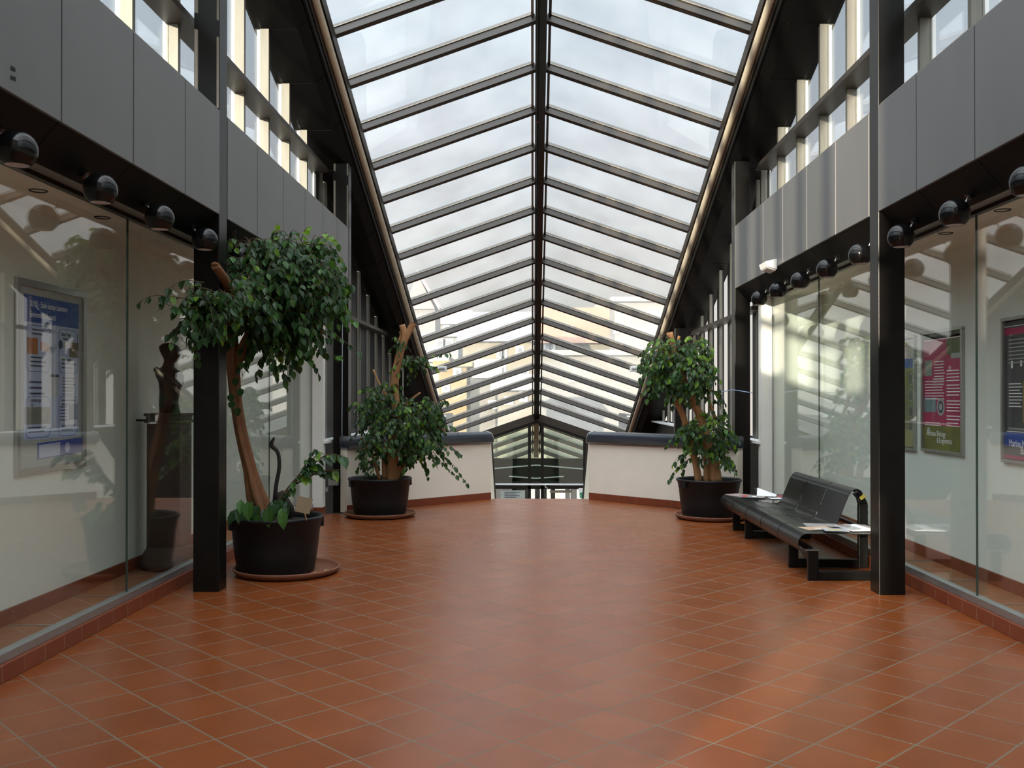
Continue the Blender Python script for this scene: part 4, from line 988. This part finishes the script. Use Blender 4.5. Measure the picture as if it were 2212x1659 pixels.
for a in ((.30, .56, .74, 7, .024), (.26, .56, .60, 3, .024), (.06, .56, .58, 7, .024), (.60, .94, .66, 4, .026), (.60, .94, .545, 4, .026), (.60, .94, .42, 4, .026), (.60, .94, .30, 2, .026), (.60, .90, .245, 2, .022), (.06, .50, .24, 2, .020)):
    p.lines(*a, .009, M['whiteink'], .15, .30)
p.text(.10, .135, .0095, .075, 'Archaea Biology', M['whiteink'], sx=.88); p.text(.36, .082, .0095, .075, '& Ecogenomics', M['whiteink'], sx=.72)
p.ring(.15, .175, .035, .009, M['greyback'], 'round_emblem')
# right: dark blue poster at the photo edge
p = Poster(1, 7.10, 8.02, 1.06, 2.254, 'dark poster with white lettering in a grey frame at the right edge')
p.rect(.02, .98, .015, .985, .002, .006, M['gap'], 'backing'); p.frame(.028, .034, M['silver'])
p.rect(.03, .97, .03, .97, .006, .008, photo_mat('dark_sheet', (.03, .035, .06), (.10, .10, .09), 5), 'sheet')
p.rect(.03, .97, .88, .925, .008, .009, M['magenta'], 'band'); p.rect(.03, .97, .935, .94, .008, .009, M['paper'], 'white_rule')
p.rect(.45, .97, .93, .97, .008, .0085, M['blue'], 'band')
p.rect(.34, .97, .28, .56, .008, .009, photo_mat('ochre_photo', (.40, .30, .10), (.20, .12, .05), 8), 'photo')
p.rect(.03, .97, .12, .21, .008, .009, M['blue'], 'band'); p.rect(.03, .97, .03, .055, .008, .009, M['magenta'], 'band')
p.text(.10, .115, .0095, .085, 'Marine M', M['whiteink'], sx=.8); p.text(.30, .070, .0095, .085, 'Bacter', M['whiteink'], sx=.8)
p.lines(.10, .9, .84, 7, .026, .009, M['greyback'], .3, .3); p.lines(.10, .34, .54, 8, .022, .009, M['whiteink'], .2, .3); p.lines(.06, .95, .215, 1, .02, .009, M['whiteink'], .02, .3)
for k in range(5): p.rect(.14 + k * .16, .17 + k * .16, .65 + .01 * (k % 2), .70, .008, .009, M['whiteink'], 'figure_mark')
# right: poster half hidden by the column
p = Poster(1, 9.82, 10.74, 1.047, 2.238, 'poster with round photographs mostly hidden by the nearest right column')
p.rect(.02, .98, .015, .985, .002, .006, M['gap'], 'backing'); p.frame(.028, .034, M['silver'])
p.rect(.03, .97, .03, .97, .006, .008, photo_mat('green_sheet', (.14, .16, .04), (.22, .22, .12), 4), 'sheet')
p.rect(.03, .97, .78, .97, .008, .0085, photo_mat('pink_sheet', (.60, .45, .42), (.50, .50, .52), 4), 'band'); p.rect(.03, .97, .72, .80, .0085, .009, M['blue'], 'band')
p.rect(.03, .97, .03, .18, .008, .009, photo_mat('yellow_sheet', (.40, .36, .14), (.28, .26, .14), 8), 'band')
for v in (.62, .48, .34, .22):
    p.ring(.84, v, .062, .0088, M['greyback'], 'round_photo'); p.ring(.84, v, .055, .0096, photo_mat('round_%d' % int(v * 100), (.06, .07, .05), (.15, .16, .14), 30), 'round_photo')

# ------------------------------------------------------------------ bust on a pillar in the left showcase
px_, py_ = -3.415, 8.90
o = thing('pillar', (px_, py_, 0), 'dark brown wooden pillar on a round stone foot in the left showcase', 'pedestal')
MB().lathe([(0, .004), (.255, .004), (.262, .05), (.255, .075), (.235, .085), (.238, .13), (.225, .16), (.205, .185), (.20, .21), (0, .21)], (px_, py_, 0), 40).build('stone_foot', M['stone'], o)
MB().box(px_ - .155, px_ + .155, py_ - .155, py_ + .155, .21, 1.36).build('shaft', M['wood'], o, bevel=.006)
b = MB(); b.box(px_ - .17, px_ + .17, py_ - .17, py_ + .17, 1.36, 1.385).box(px_ - .16, px_ + .16, py_ - .16, py_ + .16, 1.385, 1.425).box(px_ - .175, px_ + .175, py_ - .175, py_ + .175, 1.425, 1.45); b.build('capital', M['wood'], o, bevel=.004)
MB().tube([(px_ - .25, py_ - .16, 1.385), (px_ - .15, py_ - .16, 1.385)], .01, 8).build('peg', M['dead'], o)
def bust():
    b = MB(); A = lambda x, z, y=0: Vector((px_ + x, py_ + y, z))
    # draped torso: elliptical rings
    rings = []
    prof = [(1.45, .0, .095, .085), (1.56, -.005, .088, .080), (1.66, .0, .092, .085), (1.74, .012, .115, .095), (1.80, .005, .128, .10), (1.84, -.015, .118, .092), (1.865, -.02, .085, .075), (1.885, -.015, .058, .058),
            (1.92, -.005, .050, .052), (1.945, .012, .062, .062), (1.965, .025, .080, .078), (2.0, .018, .092, .082), (2.04, .005, .098, .085), (2.075, -.005, .088, .08), (2.10, -.01, .06, .06), (2.112, -.01, .02, .02)]
    n = 28
    for z, cx, rx, ry in prof:
        ring = []
        for k in range(n):
            a = 2 * PI * k / n; f = 1.0
            if z < 1.86: f = 1 + .05 * math.sin(5 * a + z * 22)
            elif 1.95 < z < 2.03: f = 1 + .18 * math.exp(-((((a + .3) + PI) % (2 * PI) - PI) / .22) ** 2)      # nose and brow towards the hall
            if z >= 2.03: f *= 1 + .05 * math.sin(7 * a + z * 40)
            ring.append(A(cx + rx * math.cos(a) * f, z, ry * math.sin(a) * f))
        rings.append(b.add(ring))
    for r0, r1 in zip(rings, rings[1:]):
        for k in range(n): b.face((r0 + k, r0 + (k + 1) % n, r1 + (k + 1) % n, r1 + k), True)
    b.face([rings[0] + k for k in range(n)][::-1]); b.face([rings[-1] + k for k in range(n)])
    return b
sb = thing('bust', (px_, py_, 1.45), 'dark bronze bust standing on the wooden pillar in the left showcase', 'statue')
bust().build('draped_head_and_shoulders', M['bust'], sb)
MB().tube([Vector((px_ - .12, py_ - .02, 1.86)), Vector((px_ - .03, py_ - .11, 1.80)), Vector((px_ + .10, py_ - .08, 1.70))], [.028, .035, .02], 10).build('drape', M['bust'], sb)

# ------------------------------------------------------------------ cords and cables
q = .02
pts = [(side(1, COLI) - q, 13.29 - q, 1.70), (side(1, COLI + .213) + q, 13.29 - q, 1.66), (side(1, COLI + .213) + q, 13.5 + q, 1.68), (side(1, COLI) - q, 13.5 + q, 1.70), (side(1, COLI) - q, 13.29 - q, 1.70)]
b = MB().tube(pts, .006, 6); b.tube([pts[0], at(1545, 848, 12.95), at(1520, 852, 12.8)], .006, 6)
tag(b.build('cord', M['cord']), 'pale blue cord tied round the right column and leading to the fig', 'cord')
b = MB().tube([(-2.66, 13.27, 2.75), (-2.665, 13.27, 1.02), (-2.64, 13.25, .97), (-2.68, 13.25, .96)], .006, 6)
tag(b.build('cable', M['wire']), 'thin grey cable hanging down the left column behind the fig', 'cable')
o = MB().box(-2.83, -2.70, 13.14, 13.22, .38, .48).build('socket_box', M['alu']); tag(o, 'grey socket box low beside the white pier, left side', 'box')

# ------------------------------------------------------------------ town beyond the glass roof
GZ = -14
b = MB(); b.box(-120, 120, 36, 200, GZ - .5, GZ)
struct(b.build('ground', mat('pale_courtyard', (.26, .24, .20), .9)))
b = MB(); b.box(-12, 12, 33, 36.0, -3.8, -3.45)
struct(b.build('ground', mat('pale_paving', (.60, .57, .50), .9)))
WIN = mat('dim_window', (.20, .21, .22), .25)
def building(px0, px1, pyt, Y, dep, cwall, label, wins=(), roof=None, chim=(), croof=(.30, .26, .24), base=None):
    p0, p1 = at(px0, pyt, Y), at(px1, pyt, Y); z0 = GZ if base is None else base
    o = thing('building', ((p0.x + p1.x) / 2, Y, z0), label, 'building', 'houses beyond the glass roof')
    cwall = tuple(c * .36 for c in cwall); mw = mat('render_' + label[:30], cwall, .9, var=.03, scale=.3)
    MB().box(p0.x, p1.x, Y, Y + dep, z0, p0.z).build('wall', mw, o)
    rm = mat('roof_' + label[:30], croof, .9, var=.1, scale=.8)
    if roof:
        if roof[0] == 'gable':          # ridge along X
            h = roof[1]; A_ = [(p0.x - .3, Y - .4, p0.z - .1), (p0.x - .3, Y + dep / 2, p0.z + h), (p0.x - .3, Y + dep + .4, p0.z - .1)]
            B_ = [(p1.x + .3, y, z) for _, y, z in A_]; MB().sweep(A_, B_).build('roof', rm, o)
        elif roof[0] == 'shed':         # falls to the viewer's right
            h = roof[1]; A_ = [(p0.x, Y - .2, p0.z), (p0.x + .45 * (p1.x - p0.x), Y - .2, p0.z + h), (p1.x, Y - .2, p0.z)]
            B_ = [(x, Y + dep, z) for x, _, z in A_]; MB().sweep(A_, B_).build('gable', mw, o)
            MB().sweep([(p0.x + .45 * (p1.x - p0.x), Y - .4, p0.z + h), (p1.x + .3, Y - .4, p0.z - .1), (p1.x + .3, Y - .4, p0.z + .12), (p0.x + .45 * (p1.x - p0.x), Y - .4, p0.z + h + .25)],
                       [(p0.x + .45 * (p1.x - p0.x), Y + dep, p0.z + h), (p1.x + .3, Y + dep, p0.z - .1), (p1.x + .3, Y + dep, p0.z + .12), (p0.x + .45 * (p1.x - p0.x), Y + dep, p0.z + h + .25)]).build('roof', rm, o)
        elif roof[0] == 'flat':
            MB().box(p0.x - .25, p1.x + .25, Y - .3, Y + dep, p0.z, p0.z + .25).build('cornice', mat('cornice_' + label[:20], tuple(min(.85, c * 1.1) for c in cwall), .9), o)
    for (a, c, t, u) in wins:
        q0, q1 = at(a, t, Y), at(c, u, Y)
        f = MB().box(q0.x - .12, q1.x + .12, Y - .06, Y + .05, q1.z - .12, q0.z + .12).build('window', M['white'], o)
        MB().box(q0.x, q1.x, Y - .09, Y - .05, q1.z, q0.z).build('pane', WIN, f)
    for (a, c, t, u) in chim:
        q0, q1 = at(a, t, Y + dep * .4), at(c, u, Y + dep * .4); MB().box(q0.x, q1.x, Y + dep * .35, Y + dep * .5, q1.z - 1.5, q0.z).build('chimney', rm, o)
building(872, 940, 668, 60, 3.5, (.66, .62, .58), 'grey house with a gable and falling roof, highest at far left', ((900, 906, 690, 700),), ('shed', 2.2), croof=(.50, .40, .36))
building(900, 1010, 698, 77, 3.5, (.72, .66, .55), 'cream terrace with a row of chimneys on the left skyline', ((960, 968, 705, 712), (985, 992, 705, 712)), ('gable', 1.2), [(920 + 16 * k, 926 + 16 * k, 679, 690) for k in range(6)], (.42, .34, .30))
building(890, 990, 728, 54.5, 3.5, (.80, .80, .78), 'white house with roof terrace below the left chimneys', ((945, 958, 737, 750), (962, 975, 737, 750), (905, 915, 740, 756)), ('flat',))
building(1005, 1080, 706, 68, 3.5, (.74, .68, .56), 'cream house with chimneys in the middle of the skyline', ((1028, 1034, 738, 748), (1038, 1044, 738, 748)), ('gable', 1.0), ((1040, 1050, 686, 700), (1060, 1085, 690, 700)), (.46, .38, .33))
building(1076, 1160, 700, 86, 3.5, (.76, .72, .66), 'pale house with aerials just left of the ridge', ((1120, 1126, 712, 720),), ('flat',), ((1112, 1130, 683, 692), (1140, 1143, 672, 690)))
building(1000, 1150, 734, 50, 3, (.78, .66, .44), 'large yellow-cream house with grey gable roof left of the ridge', ((1078, 1085, 756, 770), (1088, 1091, 756, 770), (1119, 1127, 752, 761), (1079, 1089, 794, 804), (1128, 1138, 802, 818)), ('gable', 1.6), ((1100, 1110, 716, 730),), (.20, .19, .20))
building(948, 1008, 792, 43.2, 2.6, (.80, .58, .26), 'low ochre house beside the left eaves', ((985, 991, 800, 808), (960, 966, 836, 842)), ('flat',))
building(880, 960, 782, 46.5, 2.6, (.82, .80, .76), 'white wall with small window behind the left fig', ((930, 935, 792, 798),), ('flat',))
building(1036, 1070, 812, 43.2, 2.6, (.60, .54, .44), 'lower tan house with tiled roof in front of the yellow house', ((1060, 1067, 870, 877),), ('gable', .8), croof=(.50, .42, .34))
building(1075, 1154, 838, 40, 2.4, (.80, .70, .52), 'lowest cream house right at the foot of the glass roof', ((1095, 1103, 862, 868), (1128, 1134, 850, 862)), ('gable', .6), croof=(.55, .50, .45))
building(1165, 1225, 700, 81, 3.2, (.78, .74, .70), 'pale house just right of the ridge on the skyline', ((1180, 1186, 712, 720),), ('flat',), ((1193, 1212, 684, 694),))
building(1225, 1300, 704, 72, 3.5, (.74, .70, .64), 'pale house with grey roof in the middle of the right slope', ((1240, 1246, 712, 720),), ('gable', 1.2), ((1240, 1248, 690, 700), (1256, 1262, 686, 700)), (.28, .26, .27))
building(1168, 1322, 738, 57, 3.5, (.62, .54, .38), 'house with long reddish-brown roof right of the ridge', ((1179, 1187, 742, 753), (1190, 1195, 742, 753)), ('gable', 2.2), croof=(.34, .19, .12))
building(1292, 1322, 668, 65, 3.5, (.76, .70, .58), 'narrow cream tower house with flat top on the right skyline', ((1303, 1308, 690, 697),), ('flat',))
building(1328, 1460, 652, 52, 3.5, (.80, .77, .72), 'tall blank white house filling the right of the glass roof', ((1330, 1333, 700, 716),), ('flat',), croof=(.6, .58, .55))
building(1164, 1450, 768, 46.5, 3, (.80, .76, .68), 'long low white wall of a house at the right foot of the roof', ((1232, 1238, 812, 820),), ('flat',))
b = MB(); b.box(-6, 6, 37.5, 38, -3.4, -1.0)
struct(b.build('wall_court', M['cream']))
